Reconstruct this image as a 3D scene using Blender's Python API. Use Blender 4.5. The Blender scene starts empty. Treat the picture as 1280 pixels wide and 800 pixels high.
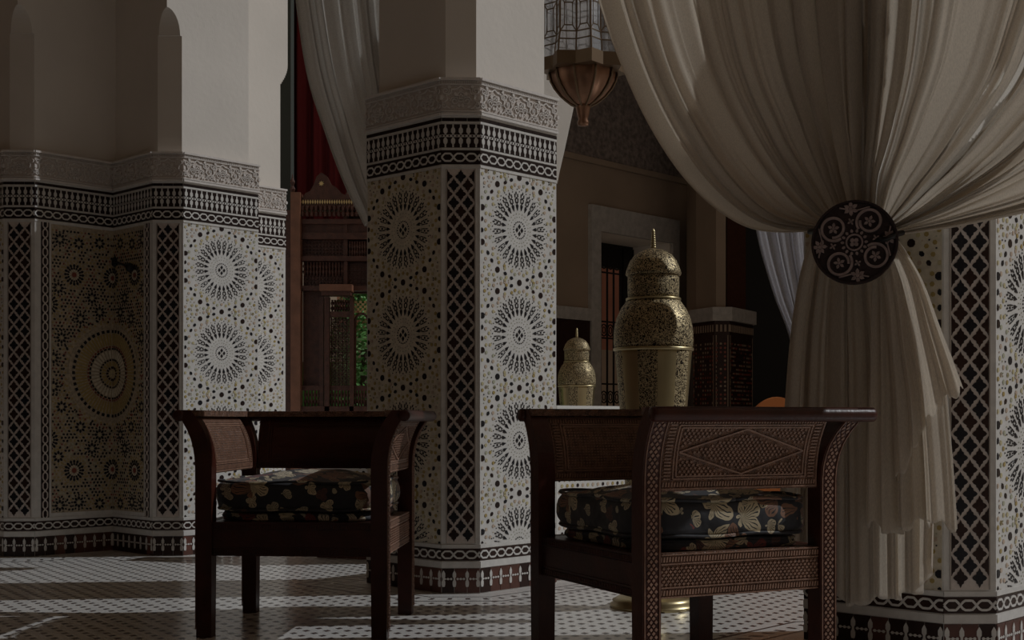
import bpy, math, random
from mathutils import Vector, Matrix
random.seed(7)
PI = math.pi
C = bpy.context.scene.collection
SC = bpy.context.scene

# ------------------------------------------------------------------ camera, light, exposure
CAMZ, FPX, HORY = 0.8, 1600.0, 525.0
cd = bpy.data.cameras.new('camera'); cam = bpy.data.objects.new('camera', cd); C.objects.link(cam)
cam.location = (0, 0, CAMZ); cam.rotation_euler = (PI/2, 0, 0)
cd.sensor_width = 36; cd.lens = FPX/1280*36; cd.shift_y = (HORY-400)/1280; cd.clip_end = 200
SC.camera = cam
w = bpy.data.worlds.new('world'); SC.world = w; w.use_nodes = True
bg = w.node_tree.nodes['Background']; bg.inputs[0].default_value = (1.0, 0.76, 0.54, 1); bg.inputs[1].default_value = 0.12
sd = bpy.data.lights.new('sun', 'SUN'); sun = bpy.data.objects.new('sun', sd); C.objects.link(sun)
SUN_AZ, SUN_EL = math.radians(6), math.radians(37)
tosun = Vector((math.cos(SUN_AZ)*math.cos(SUN_EL), math.sin(SUN_AZ)*math.cos(SUN_EL), math.sin(SUN_EL)))
sun.rotation_euler = tosun.to_track_quat('Z', 'Y').to_euler(); sun.location = (8, 4, 8)
sd.energy = 1.22; sd.angle = math.radians(0.6); sd.color = (0.93, 0.97, 1.0)
vs = SC.view_settings; vs.view_transform = 'Standard'; vs.look = 'None'; vs.gamma = 1; vs.use_curve_mapping = False
vs.exposure = 0.0

# ------------------------------------------------------------------ materials
def mat(name, col, rough=0.5, metal=0.0, var=0.0, vscale=8.0, bump=0.0, bscale=60.0, spec=None, col2=None, kind='noise', coat=0):
    m = bpy.data.materials.new(name); m.use_nodes = True
    nt = m.node_tree; N = nt.nodes; L = nt.links
    b = N['Principled BSDF']; b.inputs['Roughness'].default_value = rough; b.inputs['Metallic'].default_value = metal
    b.inputs['Base Color'].default_value = (*col, 1)
    if spec is not None: b.inputs['Specular IOR Level'].default_value = spec
    if coat: b.inputs['Coat Weight'].default_value = coat; b.inputs['Coat Roughness'].default_value = 0.15
    tc = N.new('ShaderNodeTexCoord')
    if var > 0 or col2:
        n = N.new('ShaderNodeTexNoise'); n.inputs['Scale'].default_value = vscale; n.inputs['Detail'].default_value = 4
        L.new(tc.outputs['Object'], n.inputs['Vector'])
        r = N.new('ShaderNodeValToRGB')
        c2 = col2 if col2 else tuple(c*(1-var) for c in col)
        r.color_ramp.elements[0].position = 0.35; r.color_ramp.elements[1].position = 0.65
        r.color_ramp.elements[0].color = (*c2, 1); r.color_ramp.elements[1].color = (*col, 1)
        L.new(n.outputs[0], r.inputs[0]); L.new(r.outputs[0], b.inputs['Base Color'])
    if bump > 0:
        if kind == 'voronoi':
            t = N.new('ShaderNodeTexVoronoi'); t.feature = 'DISTANCE_TO_EDGE'
        else:
            t = N.new('ShaderNodeTexNoise'); t.inputs['Detail'].default_value = 5
        t.inputs['Scale'].default_value = bscale
        L.new(tc.outputs['Object'], t.inputs['Vector'])
        bp = N.new('ShaderNodeBump'); bp.inputs['Strength'].default_value = bump; bp.inputs['Distance'].default_value = 0.01
        L.new(t.outputs[0], bp.inputs['Height']); L.new(bp.outputs[0], b.inputs['Normal'])
    return m

M = {}
M['plaster'] = mat('plaster', (.80, .745, .68), .85, var=.06, vscale=2.5, bump=.12, bscale=30)
M['stucco'] = mat('carved stucco', (.78, .73, .69), .85, var=.10, vscale=20, bump=.25, bscale=90)
M['stucco_lo'] = mat('stucco ground', (.64, .57, .52), .9, bump=.5, bscale=120, kind='voronoi')
M['glaze'] = mat('white zellige', (.74, .72, .69), .32, var=.12, vscale=30, bump=.08, bscale=25)
M['glaze_dim'] = mat('warm zellige ground', (.74, .67, .54), .35, var=.2, vscale=40, bump=.08, bscale=25)
M['dense_gr'] = mat('ochre mosaic ground', (.54, .45, .33), .35, var=.35, vscale=60, bump=.15, bscale=80)
M['black'] = mat('black zellige', (.014, .014, .019), .3, spec=.3)
M['brownblk'] = mat('brown black zellige', (.022, .011, .010), .3, spec=.3)
M['darkbrown'] = mat('dark brown zellige', (.040, .018, .014), .3, spec=.3, var=.3, vscale=15)
M['ochre'] = mat('ochre zellige', (.42, .31, .11), .35)
M['yellow'] = mat('pale yellow zellige', (.55, .48, .28), .35)
M['pink'] = mat('pinkish zellige', (.56, .44, .34), .35)
M['sage'] = mat('sage zellige', (.46, .46, .34), .35)
M['redtile'] = mat('terracotta red', (.25, .055, .035), .4)
M['terra'] = mat('terracotta base tile', (.15, .055, .038), .4, var=.45, vscale=12)
M['grout'] = mat('grout', (.45, .40, .36), .8)
M['floorw'] = mat('white floor tile', (.82, .80, .77), .22, var=.10, vscale=9, bump=.10, bscale=28)
M['floord'] = mat('dark floor tile', (.055, .030, .027), .3)
M['wood'] = mat('mahogany', (.065, .016, .009), .36, spec=.35, var=.35, vscale=12, bump=.1, bscale=80)
M['woodc'] = mat('carved mahogany', (.26, .135, .085), .42, var=.55, vscale=50, bump=.7, bscale=140, kind='voronoi')  # mahogany lightened to paint in the light on arms and side rails
M['woodl'] = mat('sunlit mahogany carving', (.34, .19, .13), .42, var=.3, vscale=30, bump=.25, bscale=120)  # lighter still: sunlight put into the colour of the carved wood
M['screen'] = mat('dark cedar', (.10, .035, .02), .5, var=.4, vscale=25, bump=.3, bscale=90)
M['screenl'] = mat('cedar post', (.26, .11, .06), .5, var=.3, vscale=10, bump=.2, bscale=60)
M['gold'] = mat('gilded inlay', (.70, .52, .24), .4, metal=.3)
M['iron'] = mat('black iron', (.012, .011, .011), .5, metal=.4)
M['brass_p'] = mat('polished brass', (.52, .43, .25), .36, metal=1, var=.15, vscale=6)
M['copper'] = mat('lantern copper', (.30, .165, .105), .38, metal=1, var=.4, vscale=9)
M['lframe'] = mat('lantern frame', (.16, .105, .06), .45, metal=.7)
M['redcloth'] = mat('deep red velvet', (.14, .008, .010), .9)
M['dkgreen'] = mat('dark green plaster', (.05, .055, .045), .9)
M['wallbrown'] = mat('ochre brown plaster', (.35, .265, .20), .9, var=.12, vscale=1.5)
M['frieze'] = mat('carved dark frieze', (.27, .22, .20), .9, var=.5, vscale=14, bump=1, bscale=14, kind='voronoi')
M['pinkwall'] = mat('pink outside wall', (.80, .42, .34), .9, var=.15, vscale=2)
M['orange'] = mat('orange leather', (.62, .20, .05), .5, bump=.1)
M['leaf'] = mat('leaves', (.12, .36, .07), .6, var=.6, vscale=6)
M['leaf2'] = mat('pale leaves', (.28, .58, .20), .6, var=.5, vscale=8)
M['bark'] = mat('bark', (.09, .06, .04), .9)
M['meddark'] = mat('medallion ground', (.022, .009, .009), .6, bump=.3)
M['medlt'] = mat('medallion carving', (.36, .27, .25), .6, var=.3, vscale=60)
M['marble'] = mat('white coping', (.78, .76, .73), .4)
M['ceilwood'] = mat('ochre ceiling plaster', (.66, .50, .36), .9, var=.1)  # for the unseen ceiling; ochre picked for its warm bounce
M['greystucco'] = mat('grey carved stucco', (.50, .47, .45), .9, var=.2, vscale=12, bump=.6, bscale=40, kind='voronoi')
M['ground'] = mat('outer ground', (.35, .32, .28), .9)

def cloth(name, col, trans, transp=0.0, scale=420):
    m = bpy.data.materials.new(name); m.use_nodes = True
    nt = m.node_tree; N = nt.nodes; L = nt.links; N.remove(N['Principled BSDF']); out = N['Material Output']
    d = N.new('ShaderNodeBsdfDiffuse'); t = N.new('ShaderNodeBsdfTranslucent'); tp = N.new('ShaderNodeBsdfTransparent')
    tc = N.new('ShaderNodeTexCoord'); n = N.new('ShaderNodeTexNoise'); n.inputs['Scale'].default_value = scale
    mp = N.new('ShaderNodeMapping'); mp.inputs['Scale'].default_value = (1, 1, .25)
    L.new(tc.outputs['Object'], mp.inputs[0]); L.new(mp.outputs[0], n.inputs['Vector'])
    r = N.new('ShaderNodeValToRGB'); r.color_ramp.elements[0].position = .3; r.color_ramp.elements[1].position = .7
    r.color_ramp.elements[0].color = (*[c*.82 for c in col], 1); r.color_ramp.elements[1].color = (*col, 1)
    L.new(n.outputs[0], r.inputs[0])
    for s in (d, t): L.new(r.outputs[0], s.inputs[0])
    bp = N.new('ShaderNodeBump'); bp.inputs['Strength'].default_value = .15; bp.inputs['Distance'].default_value = .002
    L.new(n.outputs[0], bp.inputs['Height']); L.new(bp.outputs[0], d.inputs['Normal'])
    a = N.new('ShaderNodeMixShader'); a.inputs[0].default_value = trans
    L.new(d.outputs[0], a.inputs[1]); L.new(t.outputs[0], a.inputs[2])
    b = N.new('ShaderNodeMixShader'); b.inputs[0].default_value = transp
    L.new(a.outputs[0], b.inputs[1]); L.new(tp.outputs[0], b.inputs[2]); L.new(b.outputs[0], out.inputs[0])
    return m
M['linen'] = cloth('cream linen', (.93, .87, .79), .68, .02)
M['sheer'] = cloth('sheer white', (.84, .83, .86), .5, .05)
M['linenw'] = cloth('white drape', (.92, .90, .87), .62, .0)

def brass_pierced():
    m = bpy.data.materials.new('pierced brass'); m.use_nodes = True
    nt = m.node_tree; N = nt.nodes; L = nt.links; b = N['Principled BSDF']
    tc = N.new('ShaderNodeTexCoord'); v = N.new('ShaderNodeTexVoronoi'); v.feature = 'DISTANCE_TO_EDGE'; v.inputs['Scale'].default_value = 95
    n = N.new('ShaderNodeTexNoise'); n.inputs['Scale'].default_value = 30
    mx = N.new('ShaderNodeMix'); mx.data_type = 'VECTOR'; mx.inputs[0].default_value = .06
    L.new(tc.outputs['Object'], n.inputs['Vector']); L.new(tc.outputs['Object'], mx.inputs[4]); L.new(n.outputs[1], mx.inputs[5])
    L.new(mx.outputs[1], v.inputs['Vector'])
    r = N.new('ShaderNodeValToRGB'); r.color_ramp.elements[0].position = .08; r.color_ramp.elements[1].position = .14
    r.color_ramp.elements[0].color = (.58, .47, .28, 1); r.color_ramp.elements[1].color = (.035, .025, .015, 1)
    L.new(v.outputs[0], r.inputs[0]); L.new(r.outputs[0], b.inputs['Base Color'])
    b.inputs['Metallic'].default_value = .8; b.inputs['Roughness'].default_value = .5
    bp = N.new('ShaderNodeBump'); bp.invert = True; bp.inputs['Strength'].default_value = .6; bp.inputs['Distance'].default_value = .004
    L.new(r.outputs[0], bp.inputs['Height']); L.new(bp.outputs[0], b.inputs['Normal'])
    return m
M['brass_h'] = brass_pierced()

def glassmat():
    m = bpy.data.materials.new('rippled lantern glass'); m.use_nodes = True
    nt = m.node_tree; N = nt.nodes; L = nt.links; b = N['Principled BSDF']
    b.inputs['Base Color'].default_value = (.95, .97, 1, 1); b.inputs['Roughness'].default_value = .12
    b.inputs['Transmission Weight'].default_value = .8; b.inputs['IOR'].default_value = 1.2
    tc = N.new('ShaderNodeTexCoord'); n = N.new('ShaderNodeTexNoise'); n.inputs['Scale'].default_value = 14
    L.new(tc.outputs['Object'], n.inputs['Vector'])
    bp = N.new('ShaderNodeBump'); bp.inputs['Strength'].default_value = .35; bp.inputs['Distance'].default_value = .02
    L.new(n.outputs[0], bp.inputs['Height']); L.new(bp.outputs[0], b.inputs['Normal'])
    return m
M['glass'] = glassmat()

def floral():
    m = bpy.data.materials.new('floral cushion print'); m.use_nodes = True
    nt = m.node_tree; N = nt.nodes; L = nt.links; b = N['Principled BSDF']; b.inputs['Roughness'].default_value = .7
    b.inputs['Sheen Weight'].default_value = .2
    def math_(op, a, bb=None):
        x = N.new('ShaderNodeMath'); x.operation = op
        for i, q in enumerate((a, bb)):
            if q is None: continue
            if isinstance(q, (int, float)): x.inputs[i].default_value = q
            else: L.new(q, x.inputs[i])
        return x.outputs[0]
    tc = N.new('ShaderNodeTexCoord')
    def layer(scale, off, rad, k):
        mp = N.new('ShaderNodeMapping'); mp.inputs['Location'].default_value = off
        L.new(tc.outputs['Object'], mp.inputs[0])
        nz = N.new('ShaderNodeTexNoise'); nz.inputs['Scale'].default_value = 18; L.new(tc.outputs['Object'], nz.inputs['Vector'])
        va = N.new('ShaderNodeVectorMath'); va.operation = 'MULTIPLY_ADD'; va.inputs[1].default_value = (.03, .03, .03)
        L.new(nz.outputs[1], va.inputs[0]); L.new(mp.outputs[0], va.inputs[2])
        v = N.new('ShaderNodeTexVoronoi'); v.inputs['Scale'].default_value = scale; L.new(va.outputs[0], v.inputs['Vector'])
        sb = N.new('ShaderNodeVectorMath'); sb.operation = 'SUBTRACT'; L.new(va.outputs[0], sb.inputs[0]); L.new(v.outputs['Position'], sb.inputs[1])
        sx = N.new('ShaderNodeSeparateXYZ'); L.new(sb.outputs[0], sx.inputs[0])
        ang = math_('ARCTAN2', sx.outputs[2], math_('ADD', sx.outputs[0], sx.outputs[1]))
        pr = math_('MULTIPLY', math_('ADD', math_('ABSOLUTE', math_('SINE', math_('MULTIPLY', ang, k))), 1.2), rad)
        inside = math_('LESS_THAN', v.outputs['Distance'], pr)
        edge = math_('GREATER_THAN', v.outputs['Distance'], math_('MULTIPLY', pr, .86))
        vein = math_('GREATER_THAN', math_('SINE', math_('MULTIPLY', ang, k*11)), .62)
        vein = math_('MULTIPLY', vein, math_('GREATER_THAN', v.outputs['Distance'], math_('MULTIPLY', pr, .35)))
        vein = math_('MULTIPLY', vein, math_('SUBTRACT', 1, edge))
        cs = N.new('ShaderNodeSeparateColor'); L.new(v.outputs['Color'], cs.inputs[0])
        return inside, vein, cs.outputs[0]
    ramp = lambda fac, stops: None
    def mk(fac, stops):
        r = N.new('ShaderNodeValToRGB'); r.color_ramp.interpolation = 'CONSTANT'
        while len(r.color_ramp.elements) < len(stops): r.color_ramp.elements.new(.5)
        for e, (p, c) in zip(r.color_ramp.elements, stops): e.position = p; e.color = (*c, 1)
        L.new(fac, r.inputs[0]); return r.outputs[0]
    def mix(f, a, bb):
        x = N.new('ShaderNodeMix'); x.data_type = 'RGBA'; L.new(f, x.inputs[0])
        for i, q in ((6, a), (7, bb)):
            if isinstance(q, tuple): x.inputs[i].default_value = (*q, 1)
            else: L.new(q, x.inputs[i])
        return x.outputs[2]
    dark = (.013, .013, .018)
    i1, v1, c1 = layer(9.5, (.03, .01, .02), .25, 2.5)
    i2, v2, c2 = layer(17, (.4, .2, .1), .20, 1.5)
    col1 = mk(c1, [(0, (.55, .46, .30)), (.35, (.60, .52, .38)), (.6, (.24, .12, .07)), (.88, (.17, .03, .025))])
    col2 = mk(c2, [(0, (.50, .42, .28)), (.45, (.013, .013, .018)), (.6, (.40, .35, .24)), (.85, (.10, .04, .03))])
    a = mix(i2, dark, col2); a = mix(math_('MULTIPLY', i2, v2), a, dark)
    a = mix(i1, a, col1); a = mix(math_('MULTIPLY', i1, v1), a, dark)
    L.new(a, b.inputs['Base Color'])
    n = N.new('ShaderNodeTexNoise'); n.inputs['Scale'].default_value = 12; L.new(tc.outputs['Object'], n.inputs['Vector'])
    bp = N.new('ShaderNodeBump'); bp.inputs['Strength'].default_value = .5; bp.inputs['Distance'].default_value = .02
    L.new(n.outputs[0], bp.inputs['Height']); L.new(bp.outputs[0], b.inputs['Normal'])
    return m
M['floral'] = floral()

# ------------------------------------------------------------------ mesh helpers
class MB:
    def __init__(s): s.v = []; s.f = []; s.m = []
    def add(s, vs_, fs, mi=0):
        o = len(s.v); s.v += [tuple(p) for p in vs_]
        for f in fs: s.f.append([i+o for i in f]); s.m.append(mi)
    def box(s, x0, x1, y0, y1, z0, z1, mi=0):
        s.add([(x0,y0,z0),(x1,y0,z0),(x1,y1,z0),(x0,y1,z0),(x0,y0,z1),(x1,y0,z1),(x1,y1,z1),(x0,y1,z1)],
              [(3,2,1,0),(4,5,6,7),(0,1,5,4),(1,2,6,5),(2,3,7,6),(3,0,4,7)], mi)
    def prism(s, pts, z0, z1, mi=0, caps=True):
        n = len(pts)
        s.add([(p[0],p[1],z0) for p in pts]+[(p[0],p[1],z1) for p in pts],
              [(i,(i+1)%n,(i+1)%n+n,i+n) for i in range(n)] + ([tuple(range(n-1,-1,-1)), tuple(range(n,2*n))] if caps else []), mi)
    def lathe(s, prof, cx=0, cy=0, seg=24, mi=0, mfun=None):
        o = len(s.v); n = len(prof)
        for r, z in prof:
            for k in range(seg):
                a = 2*PI*k/seg; s.v.append((cx+r*math.cos(a), cy+r*math.sin(a), z))
        for i in range(n-1):
            for k in range(seg):
                k2 = (k+1) % seg
                s.f.append([o+i*seg+k, o+i*seg+k2, o+(i+1)*seg+k2, o+(i+1)*seg+k]); s.m.append(mfun(i, k) if mfun else mi)
        s.f.append([o+k for k in range(seg-1,-1,-1)]); s.m.append(mi)
        s.f.append([o+(n-1)*seg+k for k in range(seg)]); s.m.append(mi)
    def tube(s, pts, r, seg=8, mi=0, radii=None):
        pts = [Vector(p) for p in pts]; o = len(s.v); n = len(pts)
        for i, p in enumerate(pts):
            t = (pts[min(i+1,n-1)]-pts[max(i-1,0)]).normalized()
            a = t.cross(Vector((0,0,1)));
            if a.length < .05: a = t.cross(Vector((0,1,0)))
            a.normalize(); b = t.cross(a).normalized(); rr = radii[i] if radii else r
            for k in range(seg):
                q = 2*PI*k/seg; s.v.append(tuple(p + a*(rr*math.cos(q)) + b*(rr*math.sin(q))))
        for i in range(n-1):
            for k in range(seg):
                k2 = (k+1) % seg; s.f.append([o+i*seg+k, o+(i+1)*seg+k, o+(i+1)*seg+k2, o+i*seg+k2]); s.m.append(mi)
        s.f.append([o+k for k in range(seg)]); s.m.append(mi); s.f.append([o+(n-1)*seg+k for k in range(seg-1,-1,-1)]); s.m.append(mi)
    def grid(s, fn, nu, nv, mi=0):
        o = len(s.v)
        for j in range(nv+1):
            for i in range(nu+1): s.v.append(tuple(fn(i/nu, j/nv)))
        for j in range(nv):
            for i in range(nu):
                a = o+j*(nu+1)+i; s.f.append([a, a+1, a+nu+2, a+nu+1]); s.m.append(mi)
    def plate(s, F, pts, h0, h1, mi=0):
        """raised piece on a surface: F(u,z,h)->point, pts counter-clockwise"""
        n = len(pts)
        s.add([F(u,z,h0) for u,z in pts]+[F(u,z,h1) for u,z in pts],
              [(i,(i+1)%n,(i+1)%n+n,i+n) for i in range(n)]+[tuple(range(n,2*n))], mi)
    def rect(s, F, u0, u1, z0, z1, h0, h1, mi=0): s.plate(F, [(u0,z0),(u1,z0),(u1,z1),(u0,z1)], h0, h1, mi)
    def ribbon(s, F, pl, wd, h0, h1, mi=0, closed=False):
        n = len(pl); o = len(s.v)
        for i in range(n):
            if closed: a, b = pl[i-1], pl[(i+1)%n]
            else: a, b = pl[max(i-1,0)], pl[min(i+1,n-1)]
            dx, dz = b[0]-a[0], b[1]-a[1]; l = math.hypot(dx, dz) or 1; px, pz = -dz/l*wd/2, dx/l*wd/2
            u, z = pl[i]
            s.v += [tuple(F(u+px,z+pz,h0)), tuple(F(u+px*.8,z+pz*.8,h1)), tuple(F(u-px*.8,z-pz*.8,h1)), tuple(F(u-px,z-pz,h0))]
        for i in range(n if closed else n-1):
            a = o+4*i; b = o+4*((i+1)%n)
            for k in range(3): s.f.append([a+k, a+k+1, b+k+1, b+k]); s.m.append(mi)
    def mesh(s, name, mats, smooth=False):
        me = bpy.data.meshes.new(name); me.from_pydata(s.v, [], s.f); me.update()
        for mm in mats: me.materials.append(M[mm])
        me.polygons.foreach_set('material_index', s.m)
        me.polygons.foreach_set('use_smooth', [smooth]*len(s.f))
        return me
    def build(s, name, mats, parent=None, smooth=False, world=True, **kw):
        if isinstance(mats, str): mats = [mats]
        o = bpy.data.objects.new(name, s.mesh(name, mats, smooth)); C.objects.link(o)
        attach(o, parent, world)
        for k, val in kw.items(): o[k] = val
        return o

ROOTLOC = {}
def attach(o, parent, world=True):
    if parent is None: return
    o.parent = parent
    if world:
        p = parent; T = Vector((0,0,0))
        while p is not None:
            T += Vector(ROOTLOC.get(p.name, (0,0,0))); p = p.parent
        o.matrix_parent_inverse = Matrix.Translation(-T)
def thing(name, label, cat, loc=(0,0,0), rz=0, group=None):
    o = bpy.data.objects.new(name, None); C.objects.link(o); o.location = loc; o.rotation_euler = (0,0,rz)
    o.empty_display_size = .1; ROOTLOC[o.name] = loc
    o['label'] = label; o['category'] = cat
    if group: o['group'] = group
    return o
def tag(o, label, cat, group=None):
    o['label'] = label; o['category'] = cat
    if group: o['group'] = group
    return o
def struct(o): o['kind'] = 'structure'; return o

# building axes: e1 runs right and away, e2 left and away
A46 = math.radians(46.5)
E1 = Vector((math.cos(A46), math.sin(A46))); E2 = Vector((-math.sin(A46), math.cos(A46)))
class Frame:
    def __init__(s, p0, p1):
        s.o = Vector(p0); d = Vector(p1)-s.o; s.w = d.length; s.d = d.normalized(); s.n = Vector((s.d.y, -s.d.x))
    def __call__(s, u, z, h=0):
        return (s.o.x+s.d.x*u+s.n.x*h, s.o.y+s.d.y*u+s.n.y*h, z)
    def M(s, u, z, h=0):
        m = Matrix(((s.d.x, -s.n.x, 0, 0), (s.d.y, -s.n.y, 0, 0), (0,0,1,0), (0,0,0,1)))
        p = s(u, z, h); m[0][3], m[1][3], m[2][3] = p; return m
def at(px, py, Y): return ((px-640)/FPX*Y, Y, CAMZ+(HORY-py)/FPX*Y)
def offset(poly, d):
    n = len(poly); out = []
    for i in range(n):
        a, b, c = Vector(poly[i-1]), Vector(poly[i]), Vector(poly[(i+1)%n])
        d1 = (b-a).normalized(); d2 = (c-b).normalized(); n1 = Vector((d1.y,-d1.x)); n2 = Vector((d2.y,-d2.x))
        k = 1+n1.dot(n2); out.append(b+(n1+n2)*(d/max(k,.2)))
    return out
def place(mesh, name, m, parent):
    o = bpy.data.objects.new(name, mesh); C.objects.link(o); attach(o, parent); o.matrix_basis = m; return o

# ------------------------------------------------------------------ large structure
b = MB(); b.box(-9, 12, -3, 30, -.2, 0); struct(b.build('floor', 'floorw'))
b = MB(); b.box(-9, 9, -3.2, -3, 0, 4.6); struct(b.build('shade_wall_back', 'wallbrown'))  # added behind the camera to keep sky light off the chair fronts
b = MB(); b.box(-9.2, -9, -3, 14, 0, 4.6); struct(b.build('shade_wall_left', 'wallbrown'))  # unseen, added with the one above to hold back ambient light

def pt(base, a, bb): return base + E1*a + E2*bb
A_C = Vector((-.1475, 5.90)); A_L = Vector((-1.934, 7.53)); A_R = Vector((1.622, 4.29))
W, CH = .53, .125
def sq_outline(A):
    return [A, pt(A,W,0), pt(A,W+CH,CH), pt(A,W+CH,CH+W), pt(A,W,W+2*CH), pt(A,0,W+2*CH), pt(A,-CH,W+CH), pt(A,-CH,CH)]
OUT_C = sq_outline(A_C); OUT_C = [OUT_C[0], OUT_C[1], pt(A_C,W,.16), pt(A_C,W-.05,.40), pt(A_C,.14,W+CH), OUT_C[6], OUT_C[7]]; OUT_R = sq_outline(A_R); OUT_R = [OUT_R[0], OUT_R[1], pt(A_R,W,.16), pt(A_R,W-.05,.40), pt(A_R,.14,W+CH), OUT_R[6], OUT_R[7]]
B_L = pt(A_L,-CH,CH); C_L = pt(B_L,0,.46); D_L = pt(C_L,-.50,0); E_L = pt(D_L,-CH,CH); 
OUT_L = [A_L, pt(A_L,W,0), pt(A_L,W,.56), pt(A_L,W+.62,.56), pt(A_L,W+.62,1.7), pt(E_L,0,1.2), E_L, D_L, C_L, B_L]

Z_STRIP0, Z_G0, Z_G1, Z_P0, Z_P1, Z_G2, Z_G3, Z_K0, Z_K1, Z_B0, Z_B1, Z_C0, Z_C1 = .119, .152, .207, .226, 1.963, 1.978, 2.042, 2.055, 2.162, 2.176, 2.191, 2.202, 2.375

# shared tile shapes (local: x along face, -y out of the wall, z up)
LF = lambda u, z, h=0: (u, -h, z)
def loz_pts(wd, hh):
    q = [(0,1),(.20,.66),(.42,.56),(.46,.34),(.80,.20),(1,0),(.80,-.20),(.46,-.34),(.42,-.56),(.20,-.66)]
    full = q + [(0,-1)] + [(-x, y) for x, y in reversed(q[1:])]
    return [(x*wd/2, y*hh/2) for x, y in reversed(full)]
def poly_mesh(name, pts, h, mats):
    mb = MB(); mb.plate(LF, pts, 0, h); return mb.mesh(name, mats)
LOZ = [poly_mesh('lozenge_tile', loz_pts(.050,.066), .003, [k]) for k in ('brownblk','darkbrown','black')]
lz = loz_pts(.050,.066)
LOZR = [poly_mesh('half_lozenge_tile', [p for p in lz if p[0] >= -1e-6], .003, [k]) for k in ('brownblk','darkbrown')]
LOZL = [poly_mesh('half_lozenge_tile', [p for p in lz if p[0] <= 1e-6], .003, [k]) for k in ('brownblk','darkbrown')]
KEYP = [(-.006,0),(.006,0),(.0085,.010),(.0085,.022),(.004,.030),(.004,.038),(.0085,.044),(.0085,.058),(.003,.068),(0,.072),(-.003,.068),(-.0085,.058),(-.0085,.044),(-.004,.038),(-.004,.030),(-.0085,.022),(-.0085,.010)]
SPU = [(-.0025,.004),(.0025,.004),(.0095,.014),(.009,.026),(.0035,.034),(.0035,.046),(-.0035,.046),(-.0035,.034),(-.009,.026),(-.0095,.014)]
def flip(p): return [(x,-z) for x,z in reversed(p)]

def octa(cx, cz, r, rot=0, n=8, sx=1): return [(cx+r*sx*math.cos(rot+2*PI*k/n), cz+r*math.sin(rot+2*PI*k/n)) for k in range(n)]
def kite(cx, cz, r, a, el=1.0):
    # pointed drop looking along angle a
    ca, sa = math.cos(a), math.sin(a); q = [(1.1*el,0),(.35,.72),(-.55,.62),(-.95,0),(-.55,-.62),(.35,-.72)]
    return [(cx+r*(x*ca-y*sa), cz+r*(x*sa+y*ca)) for x, y in q]
def clip_ok(p, u0, u1, z0, z1): return all(u0 <= u <= u1 and z0 <= z <= z1 for u, z in p)
def clip_poly(p, u0, u1, z0, z1):
    for ax, lim, sg in ((0,u0,1),(0,u1,-1),(1,z0,1),(1,z1,-1)):
        out = []
        for i in range(len(p)):
            a, c = p[i-1], p[i]; ina = (a[ax]-lim)*sg >= 0; inc = (c[ax]-lim)*sg >= 0
            if ina != inc:
                t = (lim-a[ax])/(c[ax]-a[ax]); out.append((a[0]+(c[0]-a[0])*t, a[1]+(c[1]-a[1])*t))
            if inc: out.append(c)
        p = out
        if len(p) < 3: return None
    return p

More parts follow.
